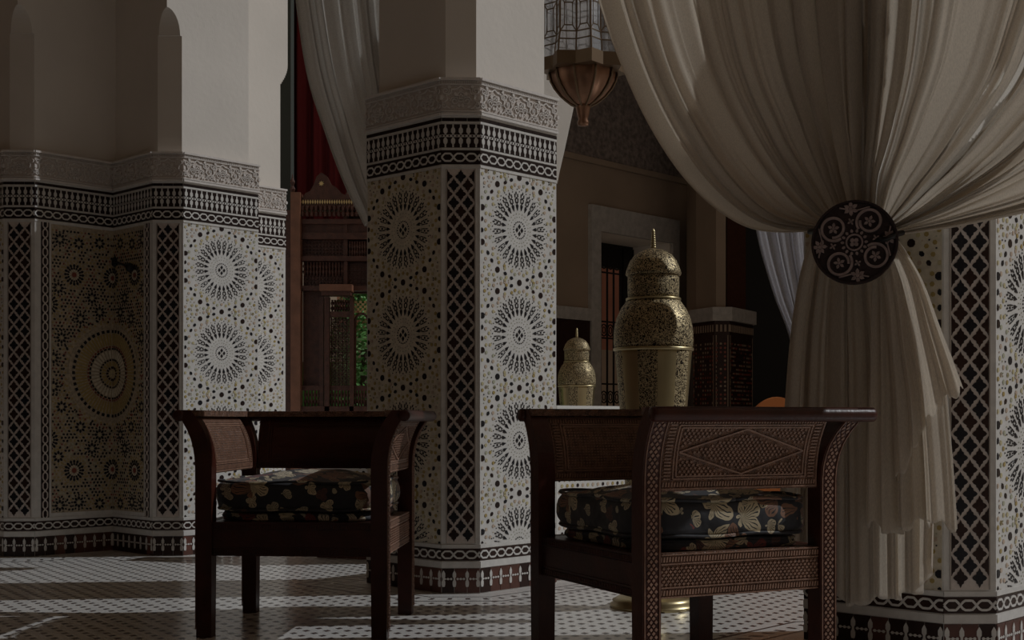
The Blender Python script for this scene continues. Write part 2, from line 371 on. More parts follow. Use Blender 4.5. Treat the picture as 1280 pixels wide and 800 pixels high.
MOSM = ['black','brownblk','yellow','pink','sage','ochre','redtile','glaze']
def star_mosaic(fr, par, u0, u1, warm=False, spoke=24, centers=None, name='star_mosaic'):
    mb = MB(); cz0 = 1.703; H1 = .0022; rnd = random.Random(5)
    cu = (u0+u1)/2
    def put(p, mi):
        q = clip_poly(p, u0, u1, Z_P0+.004, Z_P1-.002)
        if q: mb.plate(fr, q, 0, H1, mi)
    beige = [5,2,5,3,5] if warm else [2,3,4,2,2,3,5]
    for k in range(-1, 4):
        cz = cz0 - .5*k
        for s in (0, 1, 2, 3):
            a = s*PI/2+PI/2; put([(cu+.017*math.cos(a)+.009*math.cos(t), cz+.017*math.sin(a)+.012*math.sin(t)) for t in (0,PI/2,PI,3*PI/2)], 0)
        for s in range(20):
            a = 2*PI*s/20; put(octa(cu+.040*math.cos(a), cz+.040*math.sin(a), .0034, a, 5), 0)
        for s in range(spoke):
            a = 2*PI*(s+.5)/spoke; ca, sa = math.cos(a), math.sin(a)
            def T(r, t): r *= 1.05; t *= .95; return (cu+r*ca-t*sa, cz+r*sa+t*ca)
            # arrowhead pointing in
            put([T(.088,0),T(.106,-.0075),T(.116,-.0078),T(.108,0),T(.116,.0078),T(.106,.0075)], 0)
            put([T(.106,-.0018),T(.128,-.0022),T(.128,.0022),T(.106,.0018)], 0)
            for sg in (-1, 1):
                p = [T(.122,sg*.0055),T(.143,sg*.0078),T(.143,sg*.0125),T(.124,sg*.0098)]
                put(p if sg < 0 else p[::-1], 0)
                p = [T(.148,sg*.0080),T(.162,sg*.0075),T(.165,sg*.0125),T(.149,sg*.0130)]
                put(p if sg < 0 else p[::-1], 0)
            put([T(.141,-.0048),T(.149,-.0048),T(.149,.0048),T(.141,.0048)], 0)
            put([T(.160,0),T(.168,-.004),T(.176,0),T(.168,.004)], 0)
            a2 = 2*PI*s/spoke
            put(octa(cu+.183*math.cos(a2), cz+.183*math.sin(a2), .0032, 0, 4), 0)
            put(octa(cu+.062*math.cos(a2), cz+.062*math.sin(a2), .0022, 0, 4), 3 if warm else 4)
            put(octa(cu+.078*math.cos(a2), cz+.078*math.sin(a2), .0026, 0, 4), 4)
        # ring of dark stars and kites around each wheel
        for sx in (-1,1):
            for sz in (-1,1):
                for (x, z) in ((.15,.20),(.25,.08)):
                    put(octa(cu+sx*x, cz+sz*z, .0150, PI/8, 8), rnd.choice([0,1,1,1]))
                for (x, z) in ((.055,.232),(.097,.214),(.188,.160),(.213,.127),(.252,.026)):
                    a = math.atan2(sz*z, sx*x)+PI/2*(1 if (x,z) in ((.055,.232),(.188,.160)) else -1)
                    put(kite(cu+sx*x, cz+sz*z, .0115, a), rnd.choice([0,0,1]))
        put(octa(cu, cz+.25, .0155, PI/8, 8), 1)
        # pale pieces
        for r, n, sz_, off in ((.206,24,.0085,.0),(.228,0,.008,.5)):
            for s in range(n):
                a = 2*PI*(s+off)/n
                put(octa(cu+r*math.cos(a), cz+r*math.sin(a), sz_, a, 6), rnd.choice(beige))
        for s in range(40):
            a = 2*PI*(s+.5)/40; put(octa(cu+.194*math.cos(a), cz+.194*math.sin(a), .003, a, 4), rnd.choice([4,3,0,2]))
        for sx in (-1,1):
            for sz in (-1,1):
                for (x, z) in ((.228,.155),(.252,.125),(.235,.195),(.205,.185),(.205,.225),(.250,.235),(.175,.225),(.17,.25),(.125,.238),(.10,.245),(.225,.25),(.09,.232),(.225,.055),(.228,.02),(.225,.09),(.03,.212),(.10,.190),(.18,.13),(.14,.165)):
                    put(octa(cu+sx*x, cz+sz*z, .0088, rnd.random(), 6), rnd.choice(beige))
                for (x, z) in ((.215,.205),(.24,.215),(.24,.175),(.19,.205),(.15,.235),(.075,.245),(.262,.16),(.262,.21),(.21,.245)):
                    put(octa(cu+sx*x, cz+sz*z, .0035, rnd.random(), 4), rnd.choice([0,3,4]))
    o = mb.build(name, MOSM, par); o['kind'] = 'stuff'; return o

def lattice(fr, par, u0, u1, joined=False):
    """dark lozenge tiles in a white interlaced net, each its own part"""
    wd = u1-u0; cu = (u0+u1)/2; pitch = .0805; z = Z_P0+.045; row = 0; rnd = random.Random(3)
    frame_ = MB()
    frame_.rect(fr, u0, u1, Z_P0+.006, Z_P1-.006, 0, .0008, 0)
    # net of stepped ribbons
    hw = .0395; m1 = []
    fr_net = frame_
    while z < Z_P1-.02:
        us = [(-wd/4,'f'),(wd/4,'f')] if row % 2 == 0 else [(0,'f'),(-wd/2+.002,'r'),(wd/2-.002,'l')]
        for du, k in us:
            if z+.033 > Z_P1-.008: continue
            me = rnd.choice(LOZ) if k == 'f' else (rnd.choice(LOZR) if k == 'r' else rnd.choice(LOZL))
            place(me, 'lozenge_tile' if k == 'f' else 'half_lozenge_tile', fr.M(cu+du, z, .001), par)
        z += pitch/2; row += 1
    frame_.rect(fr, u0-.004, u0, Z_P0+.006, Z_P1-.006, 0, .004, 1); frame_.rect(fr, u1, u1+.004, Z_P0+.006, Z_P1-.006, 0, .004, 1)
    frame_.build('lattice_ground', ['stuccoglz','grout'], par)
M['stuccoglz'] = mat('cream zellige net', (.72, .64, .59), .35, var=.15, vscale=60)

def sine_chain(mb, fr, u0, u1, zc, amp, mi, hz=True, per=.11, wd=.009, h=(.001,.004)):
    n = max(4, int((u1-u0)/.008)); pl1, pl2 = [], []
    for i in range(n+1):
        t = u0+(u1-u0)*i/n; v = math.sin(2*PI*t/per); v = max(-1, min(1, v*1.35))*amp
        pl1.append((t, zc+v)); pl2.append((t, zc-v))
    if not hz: pl1 = [(z_, u_) for u_, z_ in pl1][::-1]; pl2 = [(z_, u_) for u_, z_ in pl2][::-1]
    mb.ribbon(fr, pl1, wd, h[0], h[1], mi); mb.ribbon(fr, pl2, wd, h[0], h[1]+.0005, mi)

def bands(fr, par, single, top=True):
    """base tiles, guilloche bands, spindle band and black course of one face"""
    w_ = fr.w
    st = MB()
    st.rect(fr, 0, w_, Z_STRIP0, Z_G0-.004, 0, .005, 0)
    st.rect(fr, 0, w_, Z_G1+.003, Z_P0, 0, .004, 0)
    st.rect(fr, 0, w_, Z_P1, Z_G2-.003, 0, .004, 0)
    if top:
        st.rect(fr, 0, w_, Z_G3+.002, Z_K0-.002, 0, .004, 0); st.rect(fr, 0, w_, Z_K1+.002, Z_B0-.001, 0, .004, 0); st.rect(fr, 0, w_, Z_B1+.001, Z_C0, 0, .004, 0)
    st.build('border_strip', ['glaze'], par)
    # base course
    nb = max(2, round(w_/.066)); pw = w_/nb; rnd = random.Random(int(w_*1000)+int(abs(fr.o.x)*100))
    stf = MB(); nk = 0
    for i in range(nb):
        tm = MB(); tm.rect(LF, -pw/2+.0012, pw/2-.0012, .004, Z_STRIP0-.003, 0, .003+.001*rnd.random())
        u = (i+.5)*pw
        if single:
            me = tm.mesh('base_tile', [rnd.choice(['terra','darkbrown','terra'] if fr.n.x > .3 else ['darkbrown','darkbrown','terra'])]); place(me, 'base_tile', fr.M(u, 0, 0), par)  # sun-facing sides get redder tiles, the rest darker: light painted by tile choice
        else: stf.rect(fr, u-pw/2+.0012, u+pw/2-.0012, .004, Z_STRIP0-.003, 0, .003, rnd.choice([0,1]))
    kt = poly_mesh('key_tile', [(x*.95, z*1.05) for x, z in KEYP], .004, ['glaze'])
    link = MB()
    for i in range(nb+1):
        for sgn in ((0,),) if i in (0, nb) else ((0,),):
            u = i*pw
            if i == 0: u += .009
            if i == nb: u -= .009
            if single: place(kt, 'key_tile', fr.M(u, .032, .003), par)
            else: stf.plate(fr, [(u+x*.95, .032+z*1.05) for x, z in KEYP], .003, .0065, 2)
        if i < nb:
            for q in (.25,.5,.75): link.plate(fr, octa((i+q)*pw, .068, .0055, 0, 6), .002, .0062, 0)
            link.rect(fr, i*pw+.01, (i+1)*pw-.01, .0665, .0695, .002, .0058, 0)
    link.build('link_course', ['glaze'], par, kind='stuff')
    if not single: stf.build('base_course', ['terra','darkbrown','glaze'], par, kind='stuff')
    g = MB(); g.rect(fr, 0, w_, Z_G0, Z_G1, 0, .002, 1); sine_chain(g, fr, 0, w_, (Z_G0+Z_G1)/2, .016, 0)
    if top:
        g.rect(fr, 0, w_, Z_G2, Z_G3, 0, .002, 2); sine_chain(g, fr, 0, w_, (Z_G2+Z_G3)/2, .017, 0)
    g.build('guilloche_band', ['glaze','darkbrown','brownblk'], par, kind='stuff')
    if not top: return
    kb = MB(); kb.rect(fr, 0, w_, Z_K0, Z_K1, 0, .002, 0)
    zc = (Z_K0+Z_K1)/2; ns = max(3, round(w_/.0365)); pw = w_/ns
    for i in range(ns):
        for q in (0, .5): kb.plate(fr, octa((i+q)*pw if i or q else .004, zc, .0042, 0, 6), .001, .0042, 1)
    kb.build('spindle_ground', ['brownblk','brownblk'], par)
    sc = 1.08
    sp = poly_mesh('spindle_tile', [(x*1.05, .003+z*sc) for x, z in SPU], .004, ['glaze'])
    spd = poly_mesh('spindle_tile', flip([(x*1.05, .003+z*sc) for x, z in SPU]), .004, ['glaze'])
    st2 = MB()
    st2.rect(fr, 0, w_, zc-.0055, zc+.0055, .0015, .003, 0)
    for i in range(ns):
        u = (i+.5)*pw
        if single: place(sp, 'spindle_tile', fr.M(u, zc, .001), par); place(spd, 'spindle_tile', fr.M(u, zc, .001), par)
        else:
            st2.plate(fr, [(u+x*1.05, zc+.003+z*sc) for x, z in SPU], .001, .0045, 0)
            st2.plate(fr, flip([(u+x*1.05, -zc+.003+z*sc) for x, z in SPU]), .001, .0045, 0)
    st2.build('spindle_line', ['glaze'], par, kind='stuff')
    nt_ = max(2, round(w_/.06)); pw = w_/nt_
    bt = MB(); bt.rect(LF, -pw/2+.001, pw/2-.001, 0, Z_B1-Z_B0, 0, .0045); me = bt.mesh('course_tile', ['brownblk'])
    for i in range(nt_): place(me, 'course_tile', fr.M((i+.5)*pw, Z_B0, 0), par)

def cornice_relief(fr, par, name='stucco_relief'):
    """scrolling stalks, lobed arches and buds raised on the cornice"""
    mb = MB(); w_ = fr.w; z0, z1 = Z_C0+.030, Z_C1-.036
    mb.rect(fr, 0, w_, Z_C0, Z_C0+.012, 0, .010); mb.rect(fr, 0, w_, Z_C0+.016, Z_C0+.022, 0, .008)
    mb.rect(fr, 0, w_, Z_C1-.012, Z_C1, 0, .014); mb.rect(fr, 0, w_, Z_C1-.032, Z_C1-.028, 0, .009)
    u = .006
    while u < w_-.006:
        mb.rect(fr, u-.002, u+.002, Z_C1-.027, Z_C1-.014, 0, .007); u += .010
    n = max(1, round(w_/.17)); pw = w_/n; h = (.001,.0065); zc = (z0+z1)/2
    for i in range(n):
        cu = (i+.5)*pw; s = pw/.17
        def P(pts): return [(cu+x*s, z0+y*(z1-z0)) for x, y in pts]
        for sg in (-1, 1):
            # lobed arch
            arch = [(0,.98),(.018,.86),(.040,.84),(.044,.66),(.062,.60),(.058,.40),(.070,.30),(.060,.10),(.045,0)]
            mb.ribbon(fr, P([(sg*x, y) for x, y in arch]), .0065, *h)
            # scroll inside and outside
            for (c, cy, r0, tw, st) in ((.026,.34,.020,1.6,0),(.066,.78,.017,1.5,2.2),(.074,.14,.014,1.4,1)):
                pl = []
                for k in range(22):
                    t = k/21; a = st+tw*2*PI*t; r = r0*(1-.75*t); pl.append((cu+sg*(c+r*math.cos(a))*s, z0+cy*(z1-z0)+r*math.sin(a)))
                mb.ribbon(fr, pl, .0048, *h)
            for (x, y, r, a) in ((.022,.62,.010,1.2),(.083,.48,.011,1.57),(.050,.95,.009,.5),(.008,.14,.009,1.5),(.036,.08,.008,.6)):
                p = kite(cu+sg*x*s, z0+y*(z1-z0), r, a if sg > 0 else PI-a); 
                mb.plate(fr, p, .001, .0085)
        mb.ribbon(fr, [(cu+.017*math.cos(2*PI*k/14), z0+.52*(z1-z0)+.022*math.sin(2*PI*k/14)) for k in range(14)], .0042, h[0], h[1], closed=True)
        for k in range(5):
            a = 2*PI*k/5+PI/2; mb.plate(fr, kite(cu+.008*math.cos(a), z0+.52*(z1-z0)+.010*math.sin(a), .005, a), .001, .0085)
    return mb.build(name, ['stucco'], par, kind='stuff')

def column_loft(par, outline, z0, z1, zs, chamf, name='plaster_shaft'):
    """plaster shaft above the tiles; chamfer pairs (i,j) close in a rounded stop above zs"""
    O = offset(outline, -.042); n = len(O); sharp = {}
    for i, j in chamf:
        a, b_, c, d = O[i-1], O[i], O[j], O[(j+1)%n]
        # intersect lines a->b_ and d->c
        r = b_-a; s = c-d; den = r.x*s.y-r.y*s.x; t = ((d.x-a.x)*s.y-(d.y-a.y)*s.x)/den; S = a+r*t
        sharp[i] = S; sharp[j] = S
    rings = [(z0,1),(zs,1),(zs+.001,.88)]
    for k in range(1, 9): t = k/8; rings.append((zs+.001+.15*math.sin(t*PI/2), .88*math.cos(t*PI/2)+.0005))
    rings.append((z1, .0005))
    mb = MB(); 
    for z, k in rings:
        for i in range(n):
            p = sharp[i]+(O[i]-sharp[i])*k if i in sharp else O[i]; mb.v.append((p.x, p.y, z))
    for r in range(len(rings)-1):
        for i in range(n): mb.f.append([r*n+i, r*n+(i+1)%n, (r+1)*n+(i+1)%n, (r+1)*n+i]); mb.m.append(0)
    return mb.build(name, ['plaster'], par)

def pillar(label, outline, faces, zs, chamf, singles, top=True, tall=4.6):
    base = Vector(outline[0]); root = thing('pillar', label, 'pillar', (base.x, base.y, 0))
    c = MB(); c.prism(outline, 0, Z_C0, 0); c.build('tiled_dado', ['glaze'], root)
    c = MB(); c.prism(offset(outline, .004), Z_C0, Z_C1, 0); c.build('cornice', ['stucco_lo'], root)
    column_loft(root, outline, Z_C1, tall, zs, chamf)
    n = len(outline)
    for i, kind in faces:
        fr = Frame(outline[i], outline[(i+1)%n]); frc = Frame(offset(outline,.004)[i], offset(outline,.004)[(i+1)%n])
        bands(fr, root, i in singles, top)
        if top: cornice_relief(frc, root)
        if kind == 'star': star_mosaic(fr, root, .008, fr.w-.008)
        elif kind == 'starwarm':
            g = MB(); g.rect(fr, .006, fr.w-.006, Z_P0+.002, Z_P1-.001, 0, .0006); g.build('mosaic_ground', ['glaze_dim'], root)
            star_mosaic(lambda u, z, h=0: fr(u, z, h+.0006), root, .008, fr.w-.008, warm=True)
        elif kind == 'lattice': lattice(fr, root, .024, fr.w-.024)
    return root, base

# ---- centre pillar
PC, _ = pillar('square tiled pillar in the middle, sunlit on its right face, behind both armchairs', OUT_C,
    [(0,'star'),(6,'lattice'),(5,'starwarm')], 3.07, [(6,0)], (0,6,5))
# ---- right pillar
PR, _ = pillar('tiled pillar at the right edge of the photo, partly behind the big draped curtain', OUT_R,
    [(0,'star'),(6,'lattice'),(5,'starwarm')], 3.07, [(6,0)], (0,6,5), top=True)
# ---- left pier with folded corner
PL, _ = pillar('wide angled tiled pier at the left with a large round mosaic wheel in its inner corner', OUT_L,
    [(0,'star'),(2,'star2'),(9,'lattice'),(8,'niche'),(7,'niche'),(6,'lattice'),(5,'x')], 3.07, [(9,0),(6,7)], (9,6))

fr2 = Frame(OUT_L[2], OUT_L[3]); star_mosaic(fr2, PL, .10, fr2.w-.02)
fr5 = Frame(OUT_L[5], OUT_L[6]); star_mosaic(fr5, PL, fr5.w-.53, fr5.w-.01, warm=True)

def niche(par):
    """two faces meeting in the corner, with a wheel folded across it"""
    fD = Frame(D_L, C_L); fB = Frame(C_L, B_L)
    DM = ['black','brownblk','ochre','redtile','sage','yellow','dense_gr','glaze_dim']
    for side, fr in ((-1, fD), (1, fB)):
        # local v: distance from the corner
        w_ = fr.w
        def F(v, z, h=0, fr=fr, side=side): return fr(w_-v if side < 0 else v, z, h)
        mb = MB(); rnd = random.Random(11); vmax = w_-.105; zc = 1.083
        def put(p, mi, h=.0028):
            q = clip_poly(p, 0, vmax, Z_P0+.03, Z_P1-.012)
            if q:
                if side < 0: q = q[::-1]
                mb.plate(F, q, .0008, h, mi)
        g = MB(); p = [(0,Z_P0+.024),(vmax+.004,Z_P0+.024),(vmax+.004,Z_P1-.006),(0,Z_P1-.006)]
        g.plate(F, p if side > 0 else p[::-1], 0, .0008, 0); g.build('mosaic_ground', ['dense_gr'], par)
        occ = []
        def ros_big(cv, cz, r=.078):
            occ.append((cv, cz, r*1.12)); put(octa(cv, cz, r*.20, 0, 8), 3)
            for n, rr, sz, mi in ((12,.33,.055,7),(16,.50,.075,0),(16,.70,.095,0),(16,.86,.055,2),(24,1.02,.05,2)):
                for k in range(n):
                    a = 2*PI*(k+(.5 if rr == .86 else 0))/n; put(kite(cv+r*rr*math.cos(a), cz+r*rr*math.sin(a), r*sz*1.45, a), mi)
        def ros_small(cv, cz, r=.040):
            occ.append((cv, cz, r*1.15)); put(octa(cv, cz, r*.18, 0, 6), 5)
            for n, rr, sz, mi in ((8,.55,.25,0),(12,1.0,.16,rnd.choice([0,0,2]))):
                for k in range(n):
                    a = 2*PI*k/n; put(kite(cv+r*rr*math.cos(a), cz+r*rr*math.sin(a), r*sz, a, 1.2), mi)
        occ.append((0, zc, .315))
        for sg in (-1, 1):
            for v, dz in ((.255,.585),(0,.585)): ros_big(v, zc+sg*dz)
            ros_big(.42, zc+sg*.40)
            for v, dz in ((.346,.79),(.09,.79),(.225,.775),(.09,.372),(.215,.325),(.335,.205),(.385,.085),(.14,.455),(.355,.50)): ros_small(v, zc+sg*dz, .043)
        # wheel
        R = .30
        def arc(r0, r1, n, mi, fill=.7, off=0, h=.0030):
            for k in range(n):
                a = 2*PI*(k+off)/n; da = PI/n*fill
                put([(r0*math.cos(a-da), zc+r0*math.sin(a-da)), (r1*math.cos(a-da), zc+r1*math.sin(a-da)), (r1*math.cos(a+da), zc+r1*math.sin(a+da)), (r0*math.cos(a+da), zc+r0*math.sin(a+da))], mi, h)
        arc(.272,.296,36,6,.98); arc(.250,.268,48,0,.55); arc(.175,.246,72,2,.55); arc(.160,.170,48,3,.6); arc(.148,.158,36,0,.65)
        arc(.095,.143,36,7,.55); arc(.080,.090,28,0,.6); arc(.050,.075,20,2,.6); arc(.032,.046,14,1,.6); arc(.010,.028,8,5,.6)
        for k in range(48):
            a = 2*PI*k/48
            put(kite(.31*math.cos(a), zc+.31*math.sin(a), .008, a), 2)
            put(kite(.335*math.cos(a+.06), zc+.335*math.sin(a+.06), .008, a), 3 if k % 3 else 0)
        # ground pieces
        z = Z_P0+.04; row = 0
        while z < Z_P1-.02:
            v = .011 + (row % 2)*.0115
            while v < vmax:
                if all((v-a)**2+(z-b_)**2 > c*c for a, b_, c in occ):
                    mi = rnd.choice([0,0,0,2,2,1,3,4])
                    put(kite(v, z, .0085 if mi < 2 else .007, rnd.choice([0,PI/2,PI,PI*1.5])+.4), mi)
                v += .023
            z += .0195; row += 1
        mb.build('niche_mosaic', DM, par, kind='stuff')
        # upright guilloche beside the chamfer
        g = MB(); a0, a1 = w_-.088, w_-.038
        p = [(a0,Z_P0),(a1,Z_P0),(a1,Z_P1),(a0,Z_P1)]; g.plate(F, p if side > 0 else p[::-1], 0, .002, 1)
        sine_chain(g, F, Z_P0, Z_P1, (a0+a1)/2, .014, 0, hz=False, wd=.0085)
        g.build('upright_guilloche', ['stuccoglz','brownblk'], par, kind='stuff')
niche(PL)
# upper offset block of left pier seen above its far right corner
b = MB(); RR = OUT_L[3]; 
b.prism([pt(RR,-.1,.0425), pt(RR,-.012,.0425), pt(RR,-.012,.6), pt(RR,-.1,.6)], Z_C1, 3.09)
for k in range(10):
    e = -.012+.062*math.sin(k/9*PI/2)
    b.prism([pt(RR,-.1,.0425), pt(RR,e,.0425), pt(RR,e,.6), pt(RR,-.1,.6)], 3.09+.016*k, 3.09+.016*(k+1) if k < 9 else 4.6)
b.build('upper_block', ['plaster'], PL)

# little iron hook in the niche corner
hk = thing('iron_hook', 'black iron peg with a round knob in the corner of the left pier', 'hook', (C_L.x, C_L.y, 1.75))
q0 = Vector((C_L.x+.03, C_L.y-.045, 1.765)); q1 = Vector(at(162, 334, 7.62))
b = MB(); b.tube([q0+Vector((-.02,.05,0)), q0, q1], .007, 8); b.build('rod', 'iron', hk)
b = MB(); b.lathe([(.004,q1.z-.030),(.020,q1.z-.022),(.028,q1.z),(.020,q1.z+.020),(.004,q1.z+.027)], q1.x, q1.y, 12); b.build('knob', 'iron', hk, smooth=True)
b = MB(); b.lathe([(.004,q0.z-.035),(.022,q0.z-.018),(.022,q0.z+.018),(.004,q0.z+.035)], q0.x-.01, q0.y+.025, 10); b.build('back_plate', 'iron', hk)

# unseen spandrels and loggia roof, added for the shade they cast
b = MB()
for A0 in (pt(A_R,.65,-.2)+Vector((2.2,-2.0)), A_R, A_C, A_L): pass
b.prism([pt(A_L,-.2,4), pt(A_L,.0,4), pt(A_R,.0,-4), pt(A_R,-.2,-4)][::-1], 4.3, 5.0)
struct(b.build('shade_spandrel', 'plaster'))
b = MB(); q = [pt(A_R,.66,-6), pt(A_L,.66,6), pt(A_L,-16,6), pt(A_R,-16,-6)]
b.prism(q, 4.6, 4.75); struct(b.build('ceiling', 'ceilwood'))

# arch haunch springing behind the centre pillar, facing the sun
ah = thing('arch', 'white plaster arch haunch spreading beside the lantern, behind the middle pillar', 'arch', (.30, 7.2, 2.1))
P0 = Vector((.10, 6.98)); frh = Frame(P0, P0+E1)
pts = []
YH = 7.2
lo = [(697,228),(700,212),(706,186),(712,158),(718,130),(726,90),(738,40),(756,-20),(790,-90),(850,-160)]
pts = [((px-640)/FPX*YH, CAMZ+(HORY-py)/FPX*YH) for px, py in lo]
loop = [(.02, pts[0][1])]+pts+[(pts[-1][0], 4.4),(.02,4.4)]
b = MB(); n = len(loop)
b.add([(x, YH-.06+(x-.25)*.5, z) for x, z in loop]+[(x, YH+.04+(x-.25)*.5, z) for x, z in loop],
      [tuple(range(n)), tuple(range(2*n-1,n-1,-1))]+[(i,i+n,(i+1)%n+n,(i+1)%n) for i in range(n)])
b.build('haunch', 'plaster', ah)

# low parapets beside the centre pillar
def parapet(label, p0, p1, ztop, th=.16):
    base = p0; root = thing('low_wall', label, 'low wall', (base.x, base.y, 0))
    d = (p1-p0).normalized(); n = Vector((d.y,-d.x))
    q = [p0, p1, p1-n*th, p0-n*th]
    b = MB(); b.prism(q, 0, ztop-.04); b.build('body', 'glaze', root)
    b = MB(); b.prism(offset(q,.02), ztop-.04, ztop); b.build('coping', 'marble', root)
    fr = Frame(p0, p1); nb = round(fr.w/.066); pw = fr.w/nb
    me = MB(); me.rect(LF, -pw/2+.0015, pw/2-.0015, .004, .10, 0, .004); me = me.mesh('base_tile', ['terra'])
    for i in range(nb): place(me, 'base_tile', fr.M((i+.5)*pw, 0, 0), root)
    mb = MB(); rnd = random.Random(4); z = .14; r = 0
    while z < ztop-.07:
        u = .02+(r%2)*.02
        while u < fr.w-.01: mb.plate(fr, octa(u, z, .010, rnd.random(), 6), 0, .002, rnd.choice([0,1,2,3,3])); u += .04
        z += .03; r += 1
    mb.build('mosaic_dots', ['ochre','yellow','brownblk','pink'], root, kind='stuff')
parapet('low white-capped wall running back from the right of the middle pillar', Vector(pt(A_C,W+.06,.05)), Vector(pt(A_C,W+1.15,.05)), .872)
parapet('low tiled wall with a red base seen under the left armchair', Vector((-1.13,7.42)), Vector((-.40,7.15)), .80)

# ------------------------------------------------------------------ patterned floor
def inside(poly, x, y):
    c = False; n = len(poly)
    for i in range(n):
        a, b_ = poly[i-1], poly[i]
        if (a[1] > y) != (b_[1] > y) and x < (b_[0]-a[0])*(y-a[1])/(b_[1]-a[1])+a[0]: c = not c
    return c
rings_ = [offset(o, .26) for o in (OUT_C, OUT_R, OUT_L)]
fm = MB(); j = 0; y = 3.4; rnd = random.Random(2)
while y < 9.2:
    i = -50
    while i*.078 < 3.0:
        x = i*.078+(j % 2)*.039; i += 1
        if any(inside(r, x, y) for r in rings_): continue
        s = .0155
        fm.add([(x-s,y,.0007),(x,y-s*1.25,.0007),(x+s,y,.0007),(x,y+s*1.25,.0007)], [(0,1,2,3)])
    y += .056; j += 1
fo = fm.build('floor_inlay', 'floord', bpy.data.objects['floor'], world=False); fo['kind'] = 'stuff'
lm = MB()
for o_ in (OUT_C, OUT_R, OUT_L):
    for off_, wd in ((.24,.012),(.11,.008)):
        a = offset(o_, off_); c = offset(o_, off_+wd); n = len(a)
        for i in range(n):
            p, q, r, s = a[i], a[(i+1)%n], c[(i+1)%n], c[i]
            lm.add([(v.x, v.y, .0009) for v in (p,q,r,s)], [(3,2,1,0)])
    # short bars between the two lines
    a = offset(o_, .125); c = offset(o_, .225); n = len(a)
    for i in range(n):
        L_ = (a[(i+1)%n]-a[i]).length; k = max(1, int(L_/.07))
        for t in range(k):
            f0 = (t+.3)/k; f1 = (t+.55)/k; p = a[i].lerp(a[(i+1)%n], f0); q = a[i].lerp(a[(i+1)%n], f1); r = c[i].lerp(c[(i+1)%n], f1); s = c[i].lerp(c[(i+1)%n], f0)
            p, s = p.lerp(s,.3), p.lerp(s,.7); q, r = q.lerp(r,.3), q.lerp(r,.7)
            lm.add([(v.x, v.y, .0009) for v in (p,q,r,s)], [(3,2,1,0)])
lo_ = lm.build('floor_border', 'floord', bpy.data.objects['floor'], world=False); lo_['kind'] = 'stuff'

